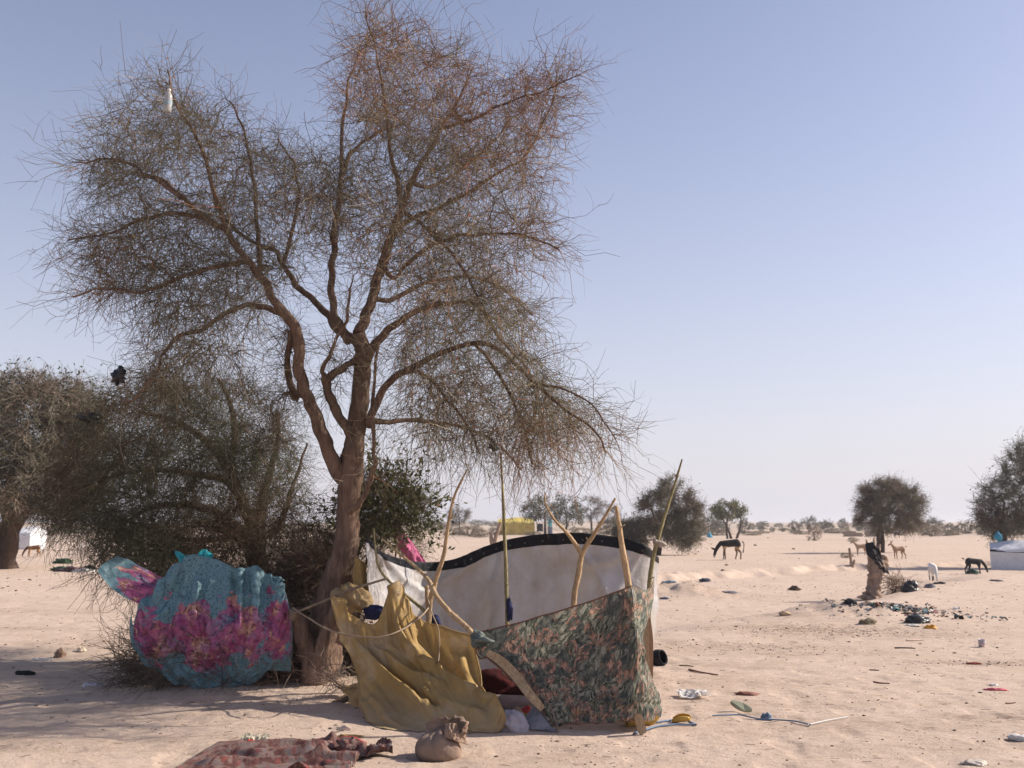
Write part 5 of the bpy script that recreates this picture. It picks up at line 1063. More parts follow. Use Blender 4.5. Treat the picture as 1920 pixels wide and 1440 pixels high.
# ------------------------------------------------------------------ bundle and rug in front
def build_bundle():
    g = G(822, 1423); t = thing('cloth_bundle', g, 'knotted dusty brown cloth bundle sitting on the sand before the canvas', 'bundle')
    bm = bmesh.new(); bmesh.ops.create_icosphere(bm, subdivisions=5, radius=1); co = np.array([v.co[:] for v in bm.verts])
    th = np.arctan2(co[:, 1], co[:, 0]); up = np.clip(co[:, 2], 0, 1)
    k = 1 + .06 * (fbm(co[:, 0] * 1.4 + 3, co[:, 1] * 1.4 + co[:, 2], 5, 3) - .5) * 2 + .07 * np.sin(th * 9 + 3 * fbm(co[:, 0] * 2, co[:, 1] * 2, 8, 2)) * up ** 1.5
    co = np.sign(co) * np.abs(co) ** .82 * k[:, None] * np.array([.172, .155, .105]); co[:, 2] = np.maximum(co[:, 2], -.075) + .074; co[:, 2] += .03 * np.exp(-((co[:, 0] - .03) / .06) ** 2) * up
    for v, c in zip(bm.verts, co): v.co = c
    me = bpy.data.meshes.new('sack'); bm.to_mesh(me); bm.free(); me.materials.append(SACKM); me.polygons.foreach_set('use_smooth', np.ones(len(me.polygons), bool)); obj('sack', me, t)
    # gathered neck and the open mouth of cloth folded over to one side
    n, m = 60, 36; A, S = np.meshgrid(np.linspace(0, 2 * math.pi, n), np.linspace(0, 1, m))
    ca, sa = np.cos(A), np.sin(A); cr_ = fbm(ca * 1.2 + 4 + S, sa * 1.2 + S * 1.6, 12, 2) - .5; rdg = 1 - np.abs(2 * vnoise(ca * 2.6 + 9, sa * 2.6 + S * .5, 18) - 1) * 2
    rad = .112 * np.sin(S * 2.15) * (1 + .35 * cr_ + .22 * rdg * S); ax = S * .15 - .06 * S ** 2 * (1 + .8 * ca)
    d = unit(np.array([-.25, -.78, .42])); E = unit(np.cross(d, np.array([0, 0, 1.]))); B = np.cross(E, d)
    V = np.array([.085, .055, .175]) + ax[..., None] * d + rad[..., None] * (ca[..., None] * E * 1.45 + sa[..., None] * B * .80) + .03 * cr_[..., None] * d
    idx = np.arange(n * m).reshape(m, n); F = np.stack([idx[:-1, :-1], idx[1:, :-1], idx[1:, 1:], idx[:-1, 1:]], -1).reshape(-1, 4)
    o = obj('gathered_mouth', mesh('gathered_mouth', V.reshape(-1, 3), F, SACKR), t)
    md = o.modifiers.new('thickness', 'SOLIDIFY'); md.thickness = .006
    s2 = [[(.05, -.07, .26), (.10, -.09, .265), (.15, -.07, .25), (.19, -.03, .225)], [(.045, -.105, .215), (.10, -.125, .22), (.16, -.10, .20), (.205, -.05, .175)], [(.04, -.115, .17), (.10, -.14, .165), (.17, -.115, .14), (.22, -.06, .115)]]
    q, _ = sheet_obj('cloth_tail', s2, 24, 40, creases(6, .014, 3, (2, 1)), SACKR, t); q.modifiers.new('thickness', 'SOLIDIFY').thickness = .005
    tube_obj('tie', [np.array([.055 * math.cos(a), .055 * math.sin(a), .155 + .01 * math.sin(a)]) for a in np.linspace(0, 6.28, 12)], [.014] * 12, SACKM, t, n=40, sides=8, rough=.3)
build_bundle()
def build_rug():
    c = (GF(545, 1425)[0], 7.15); nr, nc = 90, 150
    u, v = np.meshgrid(np.linspace(0, 1, nc), np.linspace(0, 1, nr))
    X = -2.30 + u * 1.22 + .10 * v * (1 - u) + .04 * (fbm(v * 3, u, 3, 2) - .5); Y = 6.55 + v * .98 + (.04 - .14 * u) * v + .06 * (fbm(u * 3, v, 4, 3) - .5)
    w = fbm(u * 2.0, v * 2.0, 5, 3)
    ph = (v + .34 * (w - .5) - .12 * u) * 4.4; ridge = np.maximum(0, 1 - np.abs(ph % 1 - .5) * 3.4) ** 1.3 * (.35 + .9 * vnoise(np.floor(ph) * 3.1 + u * 2.0, np.floor(ph), 31))
    Z = hgt(X, Y) + .012 + .048 * ridge * sstep(.04, .2, u) + .07 * sstep(.5, .8, u) * np.maximum(0, 1 - np.abs(2 * fbm(u * 3.2, v * 3.4, 8, 2) - 1) * 2.2) + .008 * fbm(u * 9, v * 9, 9, 3)
    V = np.stack([X, Y, Z], -1); idx = np.arange(nr * nc).reshape(nr, nc); F = np.stack([idx[:-1, :-1], idx[:-1, 1:], idx[1:, 1:], idx[1:, :-1]], -1).reshape(-1, 4)
    org = np.array([c[0], c[1], hz(*c)]); t = thing('rug', org, 'worn reddish patterned rug crumpled in ridges on the sand in front', 'rug')
    o = obj('pile', mesh('pile', at_origin(V.reshape(-1, 3), org), F, RUG, uv=np.stack([u.ravel() * 1.5, v.ravel()], 1)), t); o.modifiers.new('thickness', 'SOLIDIFY').thickness = -.012
    b = V[:, :9]; b = np.stack([b[..., 0] - .012, b[..., 1], b[..., 2] + .010], -1); k = np.arange(nr * 9).reshape(nr, 9)
    o = obj('tan_border', mesh('tan_border', at_origin(b.reshape(-1, 3), org), np.stack([k[:-1, :-1], k[:-1, 1:], k[1:, 1:], k[1:, :-1]], -1).reshape(-1, 4), plain('tan_webbing', (.36, .30, .21))), t); o.modifiers.new('thickness', 'SOLIDIFY').thickness = .006
    E = V[-1]; rr = random.Random(3)
    V2, F2, _ = tubes((E + np.array([0, .004, .002]))[None], np.full((1, nc), .009), 6); rb = obj('red_binding', mesh('red_binding', at_origin(V2, org), F2, REDC), t)
    for j in (30, 33, 37, 40, 44, 46):
        q = E[j]; tube_obj('tassel', [q, q + np.array([rr.uniform(-.03, .03), .05, .015]), q + np.array([rr.uniform(-.05, .05), .10, -.005])], [.006, .005, .003], REDC, rb, sides=5, n=8, local=org)
build_rug()
ground_sheet('rug', 'dark bunched blanket end lying against the worn rug', (GF(668, 1415)[0], 7.28), .24, .13, RUG, 44, .08, -8, 50, 60, 'blanket', 1.25)
ground_sheet('canvas_scrap', 'pale khaki canvas scrap lying behind the worn rug', GF(478, 1390), .10, .06, plain('khaki_canvas', (.40, .36, .27)), 45, .03, 10)

# ------------------------------------------------------------------ litter on the sand
def scrap(name, label, px, py, s, mat, seed, cat, amp=.5, group=None, sub=4):
    g = G(px, py); return obj(name, lump_me(name, mat, *s, seed, amp, sub, 2.2), None, g, label=label, cat=cat, group=group)
ground_sheet('plastic_bag', 'white plastic bag lying flat on the sand right of the shelter', G(1299, 1308), .15, .085, WHITEP, 7, .045, 3, 30, 40, 'bag', 1.3)
def shell(name, label, px, py, r, mat, rot, cat):
    g = G(px, py); n, m = 24, 12; A, S = np.meshgrid(np.linspace(-2.3, 2.3, n), np.linspace(-1, 1, m)); R_ = r * (1 - .35 * S ** 2)
    V = np.stack([S * r * 1.25, np.sin(A) * R_ * .8, (1 - np.cos(A)) * R_ * .55], -1); idx = np.arange(n * m).reshape(m, n)
    F = np.stack([idx[:-1, :-1], idx[:-1, 1:], idx[1:, 1:], idx[1:, :-1]], -1).reshape(-1, 4)
    o = obj(name, mesh(name, V.reshape(-1, 3), F, mat), None, g + np.array([0, 0, .012]), label=label, cat=cat); o.rotation_euler = rot; o.modifiers.new('thickness', 'SOLIDIFY').thickness = .006; return o
shell('container_half', 'cut half of a yellow plastic container beside the blue cord', 1279, 1356, .062, YELP, (.15, -.2, -.35), 'container')
def sole(label, px, py):
    g = G(px, py); bm = bmesh.new(); a = np.linspace(0, 2 * math.pi, 28, endpoint=False); xs = .125 * np.cos(a); ys = (.046 - .008 * np.cos(2 * a)) * np.sin(a) + .006 * np.cos(a)
    vb = [bm.verts.new((x, y, 0)) for x, y in zip(xs, ys)]; vt = [bm.verts.new((x * .96, y * .94, .018 + .02 * x / .125 * x / .125)) for x, y in zip(xs, ys)]
    bm.faces.new(vb[::-1]); bm.faces.new(vt)
    for i in range(28): j = (i + 1) % 28; bm.faces.new((vb[i], vb[j], vt[j], vt[i]))
    me = bpy.data.meshes.new('sandal_sole'); bm.to_mesh(me); bm.free(); me.materials.append(GREENP)
    o = obj('sandal_sole', me, None, g + np.array([0, 0, .055]), label=label, cat='sandal'); o.rotation_euler = (.75, .38, -.35); o.scale = (.8, .8, .8)
sole('sage green rubber sandal sole tilted up beside the blue cord', 1390, 1338)
def gpts(l, dz=.012):
    out = []
    for a, b in l: g = G(a, b); g[2] += dz; out.append(g)
    return out
cord('cord', 'faded blue cord snaking from sandal sole into a frayed white end', gpts([(1336, 1345), (1355, 1344), (1385, 1344), (1420, 1350), (1450, 1352), (1490, 1355), (1520, 1362)]), .0065, BLUEP, 'cord')
cord('cord', 'white frayed cord end trailing off the blue cord', gpts([(1515, 1362), (1535, 1358), (1555, 1353), (1590, 1348)]), .006, WHITEP, 'cord')
cord('cord', 'knotted blue cord lying at the foot of the corner post', gpts([(1188, 1379), (1205, 1373), (1230, 1366), (1262, 1362), (1285, 1362), (1306, 1361)]), .0085, BLUEP, 'cord')
cord('cord', 'short blue cord loop under the yellow container half', gpts([(1230, 1358), (1255, 1354), (1280, 1352), (1305, 1362)]), .008, BLUEP, 'cord')
scrap('plastic_scrap', 'crumpled slate-blue plastic scrap sitting on the blue cord', 1438, 1350, (.04, .03, .04), plain('slate_plastic', (.12, .17, .24), rough=.5), 3, 'scrap', .7)
scrap('cloth_scrap', 'reddish-brown rag lying behind the sandal sole', 1400, 1303, (.09, .035, .022), plain('rust_rag', (.26, .12, .09)), 4, 'rag', .7)
scrap('cloth_scrap', 'thin pink plastic strip on the open sand at right', 1868, 1295, (.10, .03, .016), PINKS, 5, 'scrap', .8)
scrap('plastic_scrap', 'small white scrap just behind the pink plastic strip', 1864, 1286, (.04, .025, .016), WHITEP, 6, 'scrap', .6)
scrap('plastic_bag', 'torn white plastic shred half buried at the right edge', 1912, 1388, (.07, .04, .025), WHITEP, 7, 'bag', .7)
scrap('plastic_bag', 'dusty white bag sunk in sand near the bottom right', 1828, 1434, (.07, .045, .02), plain('dusty_white_bag', (.55, .48, .42), trans=.1), 8, 'bag', .6)
scrap('cloth_scrap', 'tiny dark red rag beside the grey dung stain', 1826, 1246, (.07, .03, .014), plain('maroon_rag', (.20, .03, .03)), 9, 'rag', .6)
scrap('bark_piece', 'curled ochre peel on the sand between rug and canvas', 656, 1382, (.085, .022, .014), plain('ochre_peel', (.33, .22, .10)), 10, 'peel', .6)
scrap('fruit_pulp', 'small pale crumpled paper behind the curled ochre peel', 645, 1369, (.05, .02, .022), plain('pale_paper', (.55, .43, .36)), 11, 'paper', .8)
scrap('tin_can', 'rusty blue scrap standing on the sand near a white strip', 112, 1233, (.055, .05, .07), plain('rust_and_blue', (.26, .17, .12), .5, 20), 12, 'scrap', .4)
scrap('plastic_scrap', 'flat white plastic strip beside the rusty blue scrap', 76, 1239, (.11, .03, .02), WHITEP, 13, 'scrap', .5)
scrap('paper_scrap', 'small cream paper scrap behind the rusty blue scrap', 152, 1221, (.05, .035, .035), plain('cream_paper', (.62, .52, .40)), 14, 'paper', .5)
scrap('wire_scrap', 'black tangled strap on the sand below the white strip', 45, 1265, (.08, .03, .025), BLACKC, 15, 'strap', .9)
scrap('bottle_scrap', 'crushed grey plastic bottle near the dead bush', 172, 1287, (.075, .035, .03), plain('grey_white_plastic', (.45, .43, .46), .6, 30, .4), 16, 'bottle', .6)
# white plastic cup lying out on the right
def cup(px, py):
    g = G(px, py); n = 16; pr = [(0, .0), (.035, 0), (.05, .10), (.046, .10), (.033, .008), (0, .008)]; th = np.arange(n) * 2 * math.pi / n
    V = np.array([(r * math.cos(a), r * math.sin(a), z) for r, z in pr for a in th]); idx = np.arange(len(pr) * n).reshape(-1, n); nx = np.roll(idx, -1, 1); F = np.stack([idx[:-1], nx[:-1], nx[1:], idx[1:]], -1).reshape(-1, 4)
    o = obj('plastic_cup', mesh('plastic_cup', V, F, plain('grey_cup', (.45, .38, .40), .2, 10, .4)), None, g + np.array([0, 0, .0]), label='grey plastic cup standing alone on the open sand', cat='cup'); o.rotation_euler = (.12, .1, 0)
cup(1840, 1213)
# sticks lying on the sand
def stick(label, a, b, r, mat=POLED, bend=.02, seed=1):
    p, q = G(*a), G(*b); rr = random.Random(seed); m = (p + q) / 2; m[2] = hz(m[0], m[1]); d = np.array([rr.uniform(-1, 1), rr.uniform(-1, 1), 0]) * bend
    org = p; w = [x + np.array([0, 0, r * 1.0]) for x in (p, m + d, q)]
    for x in w: x[2] = hz(x[0], x[1]) + r * .8
    V, F, _ = tubes(crs(w, 20)[None], np.linspace(r, r * .6, 20)[None], 7); return obj('stick', mesh('stick', at_origin(V, org), F, mat), None, org, label=label, cat='stick')
STK = plain('reddish_stick', (.19, .09, .065))
stick('straight reddish stick lying on sand behind the white plastic bag', (1292, 1257), (1346, 1267), .011, STK, seed=1)
stick('short dry straw stem next to the straight reddish stick', (1274, 1249), (1300, 1251), .008, POLED, seed=2)
stick('thin dark stick lying on bare sand mid-plain', (1638, 1280), (1668, 1283), .010, STK, seed=3)
stick('pale peeled stick below the rubbish heap', (1700, 1202), (1732, 1201), .013, plain('pale_stick', (.62, .47, .38)), seed=4)
stick('dark thin twig lying near the orange plastic', (1678, 1216), (1716, 1217), .011, BLACKC, seed=5)
stick('thin grey twig between the dark clods and cup', (1630, 1257), (1648, 1258), .008, POLED, seed=6)
stick('thin dark stick on the sand right of the pink strip', (1886, 1320), (1904, 1318), .007, STK, seed=7)

# dark clods scattered about, and finer droppings
CL = [lump_me('dung_clod', DUNG, 1, .8, .6, s, .5, 2, 2.0) for s in (1, 2, 3)]
CLP = [(1775, 1157), (1804, 1155), (1800, 1148), (1796, 1170), (1893, 1158), (1875, 1164), (1850, 1150), (1770, 1145), (1615, 1140), (1594, 1137), (1682, 1216), (1725, 1208), (1592, 1204), (1460, 1234), (1345, 1237), (1380, 1175), (1300, 1200), (1500, 1105), (1495, 1106), (1362, 1060), (1416, 1023), (1440, 1009), (1488, 1030), (1355, 1070),
       (1620, 1343), (1845, 1393), (1820, 1405), (1790, 1370), (1690, 1388), (1560, 1400), (1500, 1385), (1290, 1410), (1245, 1405), (15, 1100), (30, 1108), (55, 1087), (75, 1098), (5, 1103), (15, 1085), (36, 1087), (57, 1088), (135, 1081), (25, 1253), (110, 1295), (75, 1303), (155, 1294), (68, 1324), (88, 1323), (195, 1203), (160, 1201), (520, 1392), (590, 1378), (930, 1420), (1010, 1415), (1100, 1400), (700, 1368), (1700, 1130), (1730, 1107), (1760, 1105), (1310, 1230), (1330, 1215), (1870, 1215), (1790, 1225), (1750, 1222), (1720, 1229)]
for i, (a, b) in enumerate(CLP):
    g = G(a, b); rr = random.Random(i); s = (rr.uniform(1.6, 3.6) / FPX) * g[1]
    wh = ('in front of the shelter and rug' if b > 1360 and a < 1240 else 'by the blue cord and white bag' if b > 1330 and a < 1700 else 'near the half-buried white bags' if b > 1330 else 'in front of the big dark tree' if a < 300 and b < 1120 else 'beside the floral cloth' if a < 300
          else 'round the grey cup and orange plastic' if a > 1670 and b > 1190 else 'in front of the white tent' if a > 1670 else 'round the donkey and dry wash' if b < 1120 else 'around the rubbish spill')
    o = obj('dung_clod', CL[i % 3], None, g - np.array([0, 0, s * .12]), label='small dark clod lying on the sand ' + wh, cat='clod', group='dark clods ' + wh)
    o.scale = (s, s, s * rr.uniform(.7, 1.1)); o.rotation_euler = (rr.uniform(-.2, .2), rr.uniform(-.2, .2), rr.uniform(0, 6.28))
def build_droppings():
    rng = np.random.default_rng(6); bm = bmesh.new(); bmesh.ops.create_icosphere(bm, subdivisions=1, radius=1); v0 = np.array([v.co[:] for v in bm.verts]); f0 = np.array([[v.index for v in f.verts] for f in bm.faces]); bm.free()
    n = 4200; a = rng.uniform(-.56, .56, n); r = np.exp(rng.uniform(math.log(6.3), math.log(60), n)); x, y = r * np.sin(a), r * np.cos(a)
    k = fbm(x / 1.6, y / 1.2, 66, 3); keep = rng.random(n) < sstep(.36, .66, k); x, y, r = x[keep], y[keep], r[keep]
    for (px, py, sx, sy, m) in ((1560, 1185, 1.6, .6, 500), (1860, 1243, 1.0, .25, 160), (1380, 1215, 1.4, .45, 260), (1480, 1085, 3, 1.5, 160), (1280, 1098, 1.3, .9, 160), (200, 1205, 1.0, .4, 130), (560, 1330, 1.6, .5, 200)):
        g = GF(px, py); x = np.concatenate([x, rng.normal(g[0], sx * .6, m)]); y = np.concatenate([y, rng.normal(g[1], sy * .7, m)])
    rr_ = np.exp(rng.uniform(math.log(14), math.log(75), 2200)); aa = rng.uniform(-.56, .56, 2200); x = np.concatenate([x, rr_ * np.sin(aa)]); y = np.concatenate([y, rr_ * np.cos(aa)])
    r = np.hypot(x, y); n = len(x); s = rng.uniform(.002, .0052, n) * (1 + r / 22) * rng.choice([1, 1, 1, 1, 1.8], n)
    st = np.stack([s * rng.uniform(.8, 2.2, n), s * rng.uniform(.6, 1.2, n), s * .6], 1); th = rng.uniform(0, 6.28, n)
    v = v0[None] * st[:, None]; X = v[..., 0] * np.cos(th)[:, None] - v[..., 1] * np.sin(th)[:, None]; Y = v[..., 0] * np.sin(th)[:, None] + v[..., 1] * np.cos(th)[:, None]
    V = np.stack([X + x[:, None], Y + y[:, None], v[..., 2] + (hgt(x, y) + s * .2)[:, None]], -1)
    F = (f0[None] + (np.arange(n) * len(v0))[:, None, None]).reshape(-1, 3)
    pal = np.array([(.14, .10, .075), (.22, .155, .115), (.36, .26, .20), (.10, .07, .055)]); c = np.repeat(pal[rng.integers(0, 4, n)], len(v0), 0)
    obj('droppings', mesh('droppings', V.reshape(-1, 3), F, TWIG, True, col=c), label='tiny dark droppings and pebbles strewn over the sand', cat='droppings', kind='stuff')
    # bits of straw and twig
    n = 1300; a = rng.uniform(-.56, .56, n); r = np.exp(rng.uniform(math.log(6.3), math.log(40), n)); x, y = r * np.sin(a), r * np.cos(a); th = rng.normal(0, .9, n); L = rng.uniform(.015, .06, n) * (1 + r / 30)
    t = np.linspace(-.5, .5, 3); px = x[:, None] + np.cos(th)[:, None] * L[:, None] * t; py = y[:, None] + np.sin(th)[:, None] * L[:, None] * t + rng.normal(0, .004, (n, 3))
    p = np.stack([px, py, hgt(px, py) + .004], -1); rad = np.full((n, 3), .0014) * (1 + r / 18)[:, None]
    pal = np.array([(.30, .21, .16), (.20, .135, .10), (.46, .36, .28), (.36, .26, .2)]); v, f, c = tubes(p, rad, 3, pal[rng.integers(0, 4, n)])
    obj('straw', mesh('straw', v, f, TWIG, True, col=c), label='broken straw and twig bits strewn over the sand', cat='straw', kind='stuff')
build_droppings()

# ------------------------------------------------------------------ rubbish heap and draped stump
def build_rubbish():
    rng = np.random.default_rng(12); g = GF(1640, 1150); n = 900; x = np.concatenate([rng.normal(GF(1590, 1143)[0], .9, n // 2), rng.normal(GF(1680, 1160)[0], .7, n // 2)]); y = np.concatenate([rng.normal(GF(1600, 1143)[1], .35, n // 2), rng.normal(GF(1680, 1160)[1], .3, n // 2)])
    V, C = [], []
    u = np.linspace(-1, 1, 4); U, W = np.meshgrid(u, u); idx = np.arange(16).reshape(4, 4); f0 = np.stack([idx[:-1, :-1], idx[:-1, 1:], idx[1:, 1:], idx[1:, :-1]], -1).reshape(-1, 4)
    pal = [(.05, .05, .055), (.07, .07, .08), (.05, .055, .08), (.50, .48, .48), (.30, .29, .30), (.27, .09, .09), (.10, .20, .20), (.20, .15, .11), (.16, .12, .09), (.10, .10, .105), (.45, .34, .31), (.32, .26, .22)]
    for i in range(n):
        s = rng.uniform(.008, .030) if rng.random() < .8 else rng.uniform(.03, .075); th = rng.uniform(0, 6.28); q = np.stack([U * s, W * s * rng.uniform(.4, 1), rng.normal(0, s * .35, (4, 4))], -1).reshape(-1, 3)
        X = q[:, 0] * math.cos(th) - q[:, 1] * math.sin(th) + x[i]; Y = q[:, 0] * math.sin(th) + q[:, 1] * math.cos(th) + y[i]; V.append(np.stack([X, Y, q[:, 2] + hgt(np.array([x[i]]), np.array([y[i]]))[0] + s * .35], -1)); C += [pal[rng.integers(0, len(pal))]] * 16
    F = (f0[None] + (np.arange(n) * 16)[:, None, None]).reshape(-1, 4)
    obj('rubbish', mesh('rubbish', np.concatenate(V), F, tint_mat('mixed_rubbish', .6), False, col=np.array(C)), label='spill of rags, plastic and ash on the low heap by the stump', cat='rubbish', kind='stuff')
build_rubbish()
scrap('plastic_bag', 'crumpled black plastic bag at the end of the rubbish spill', 1719, 1168, (.16, .1, .085), BLACKP, 21, 'bag', .6)
scrap('plastic_scrap', 'bright orange plastic piece beyond the black bag', 1745, 1179, (.085, .05, .045), ORANGE, 22, 'scrap', .4)
scrap('plastic_scrap', 'white plastic sheet scrap in front of the black bag', 1710, 1174, (.10, .05, .02), WHITEP, 23, 'scrap', .5)
scrap('rock', 'olive brown wedge-shaped lump in front of the rubbish spill', 1627, 1170, (.12, .06, .06), plain('olive_clay', (.21, .17, .11)), 24, 'lump', .4)
scrap('rag_pile', 'black rag lump beside the draped stump foot', 1594, 1133, (.10, .06, .06), BLACKC, 25, 'rag', .5)
scrap('rag_pile', 'dark blue rags on the sand heap behind the shelter', 1322, 1090, (.15, .08, .07), plain('dark_blue_rags', (.05, .06, .09), .6, 12), 26, 'rags', .8)
scrap('rag_pile', 'pale blue rags strewn at the far shelter end', 1255, 1093, (.16, .08, .035), plain('pale_blue_rags', (.16, .21, .27), .5, 14), 27, 'rags', .8)
scrap('rag_pile', 'grey rags flattened below the sand heap', 1368, 1112, (.17, .09, .035), plain('grey_rags', (.20, .19, .20), .6, 14), 28, 'rags', .8)
scrap('rag_pile', 'dark navy rags just outside the shelter corner', 1245, 1124, (.10, .05, .035), plain('dark_navy_rags', (.07, .08, .13), .6, 14), 29, 'rags', .8)
scrap('rock', 'yellowish bone-like lump in the dry wash', 1472, 1154, (.09, .05, .05), plain('bone', (.42, .31, .20)), 30, 'bone', .5)
scrap('dung_heap', 'dark pointed clod standing alone in the dry wash', 1490, 1107, (.14, .06, .09), DUNG, 31, 'clod', .5)
scrap('plastic_scrap', 'black and grey plastic scrap on the rise near the goats', 1742, 1102, (.12, .06, .07), plain('grey_black_plastic', (.14, .14, .16), .7, 18), 32, 'scrap', .7)
scrap('plastic_scrap', 'flat dark scrap behind the grey and black plastic', 1762, 1095, (.16, .05, .04), BLACKP, 33, 'scrap', .6)
scrap('plastic_scrap', 'dark bar-like scrap on the rise in front of the tent', 1867, 1090, (.18, .05, .035), plain('dark_bar', (.10, .09, .10)), 34, 'scrap', .6)

def build_stump():
    Y = G(1637, 1122)[1]; g = G(1637, 1122); t = thing('tree_stump', g, 'thick broken tree stump flaring at its foot on the plain', 'stump')
    w = limb([(1634, 1128, 20), (1638, 1110, 14), (1641, 1090, 12), (1642, 1070, 13), (1638, 1050, 11), (1633, 1030, 6)], Y, Y); tube_obj('trunk', w[0], w[1], STUMPB, t, n=50, sides=18, rough=.36, seed=5, local=g)
    w = limb([(1640, 1075, 15), (1652, 1058, 14), (1657, 1045, 10)], Y, Y + .1); tube_obj('side_stem', w[0], w[1], STUMPB, t, n=20, sides=12, rough=.25, seed=6, local=g)
    for a, b, c2, d2 in ((1630, 1036, 1624, 1012), (1637, 1034, 1640, 1008), (1643, 1040, 1650, 1020)):
        w = limb([(a, b, 5), ((a + c2) / 2, (b + d2) / 2, 3.5), (c2, d2, 1)], Y, Y + .05); tube_obj('splinter', w[0], w[1], STUMPB, t, n=14, sides=7, rough=.3, seed=a, local=g)
    s = px_grid([[(1625, 1022, Y - .1), (1634, 1019, Y - .16), (1642, 1021, Y - .08)], [(1626, 1036, Y - .2), (1638, 1034, Y - .24), (1650, 1035, Y - .1)], [(1633, 1050, Y - .22), (1645, 1050, Y - .24), (1657, 1052, Y - .1)], [(1646, 1062, Y - .22), (1654, 1067, Y - .2), (1665, 1077, Y - .1)]])
    o = P(1640, 1030, Y - .25); V, F, uv = sheet([[p + np.random.default_rng(int(abs(p[0]) * 977 + p[2] * 311) % 9999).normal(0, .035, 3) for p in r] for r in s], 40, 30, creases(4, .045, 3.2)); q = obj('black_cloth', mesh('black_cloth', at_origin(V.reshape(-1, 3), o), F, BLACKC, uv=uv), None, o, label='black cloth draped over the top of the broken stump', cat='cloth'); q.modifiers.new('thickness', 'SOLIDIFY').thickness = .008
    s = px_grid([[(1624, 1050, Y - .3), (1630, 1050, Y - .34)], [(1625, 1070, Y - .32), (1630, 1072, Y - .34)], [(1629, 1088, Y - .3), (1632, 1089, Y - .32)]])
build_stump()
gs = G(1675, 1112)
bush('brushwood', 'pile of dry reddish brushwood leaning against the broken stump', gs, [(1664, 1084), (1676, 1080), (1690, 1090), (1705, 1098), (1712, 1106), (1700, 1111), (1664, 1112)], gs[1], .3, 61, 40, 240, [(.26, .18, .13), (.24, .15, .11), (.33, .24, .18), (.17, .11, .08), (.2, .1, .06)], None, r=.008, stems=5, L=(.15, .55), cat='brushwood')
scrap('rag_pile', 'black plastic heap at the end of the dry brushwood', 1706, 1110, (.17, .13, .17), BLACKP, 35, 'heap', .8)
g = G(1597, 1063); tp = thing('post', g, 'short broken wooden post standing beyond the stump', 'post'); s_ = g[1] / FPX
tube_obj('shaft', [g + np.array([0, 0, -.1]), g + np.array([-.03, 0, 18 * s_]), g + np.array([-.06, 0, 34 * s_])], [3.2 * s_, 2.4 * s_, 2.2 * s_], STUMPB, tp, n=20, sides=9, rough=.25, local=g)
tube_obj('side_stem', [g + np.array([.02, 0, -.05]), g + np.array([.10, 0, 8 * s_]), g + np.array([.14, 0, 13 * s_])], [3 * s_, 2.4 * s_, 1.5 * s_], STUMPB, tp, n=12, sides=8, rough=.25, local=g)
g = G(925, 1028); tp = thing('post', g, 'forked weathered stump post behind the tarpaulin dip', 'post'); s_ = g[1] / FPX
for q in ([(0, -4), (-3, 14), (-5, 30)], [(2, -4), (4, 16), (9, 34), (14, 48)]):
    tube_obj('shaft', [g + np.array([a * s_, 0, b * s_]) for a, b in q], np.linspace(5, 2.5, len(q)) * s_, STUMPB, tp, n=20, sides=9, rough=.25, local=g)

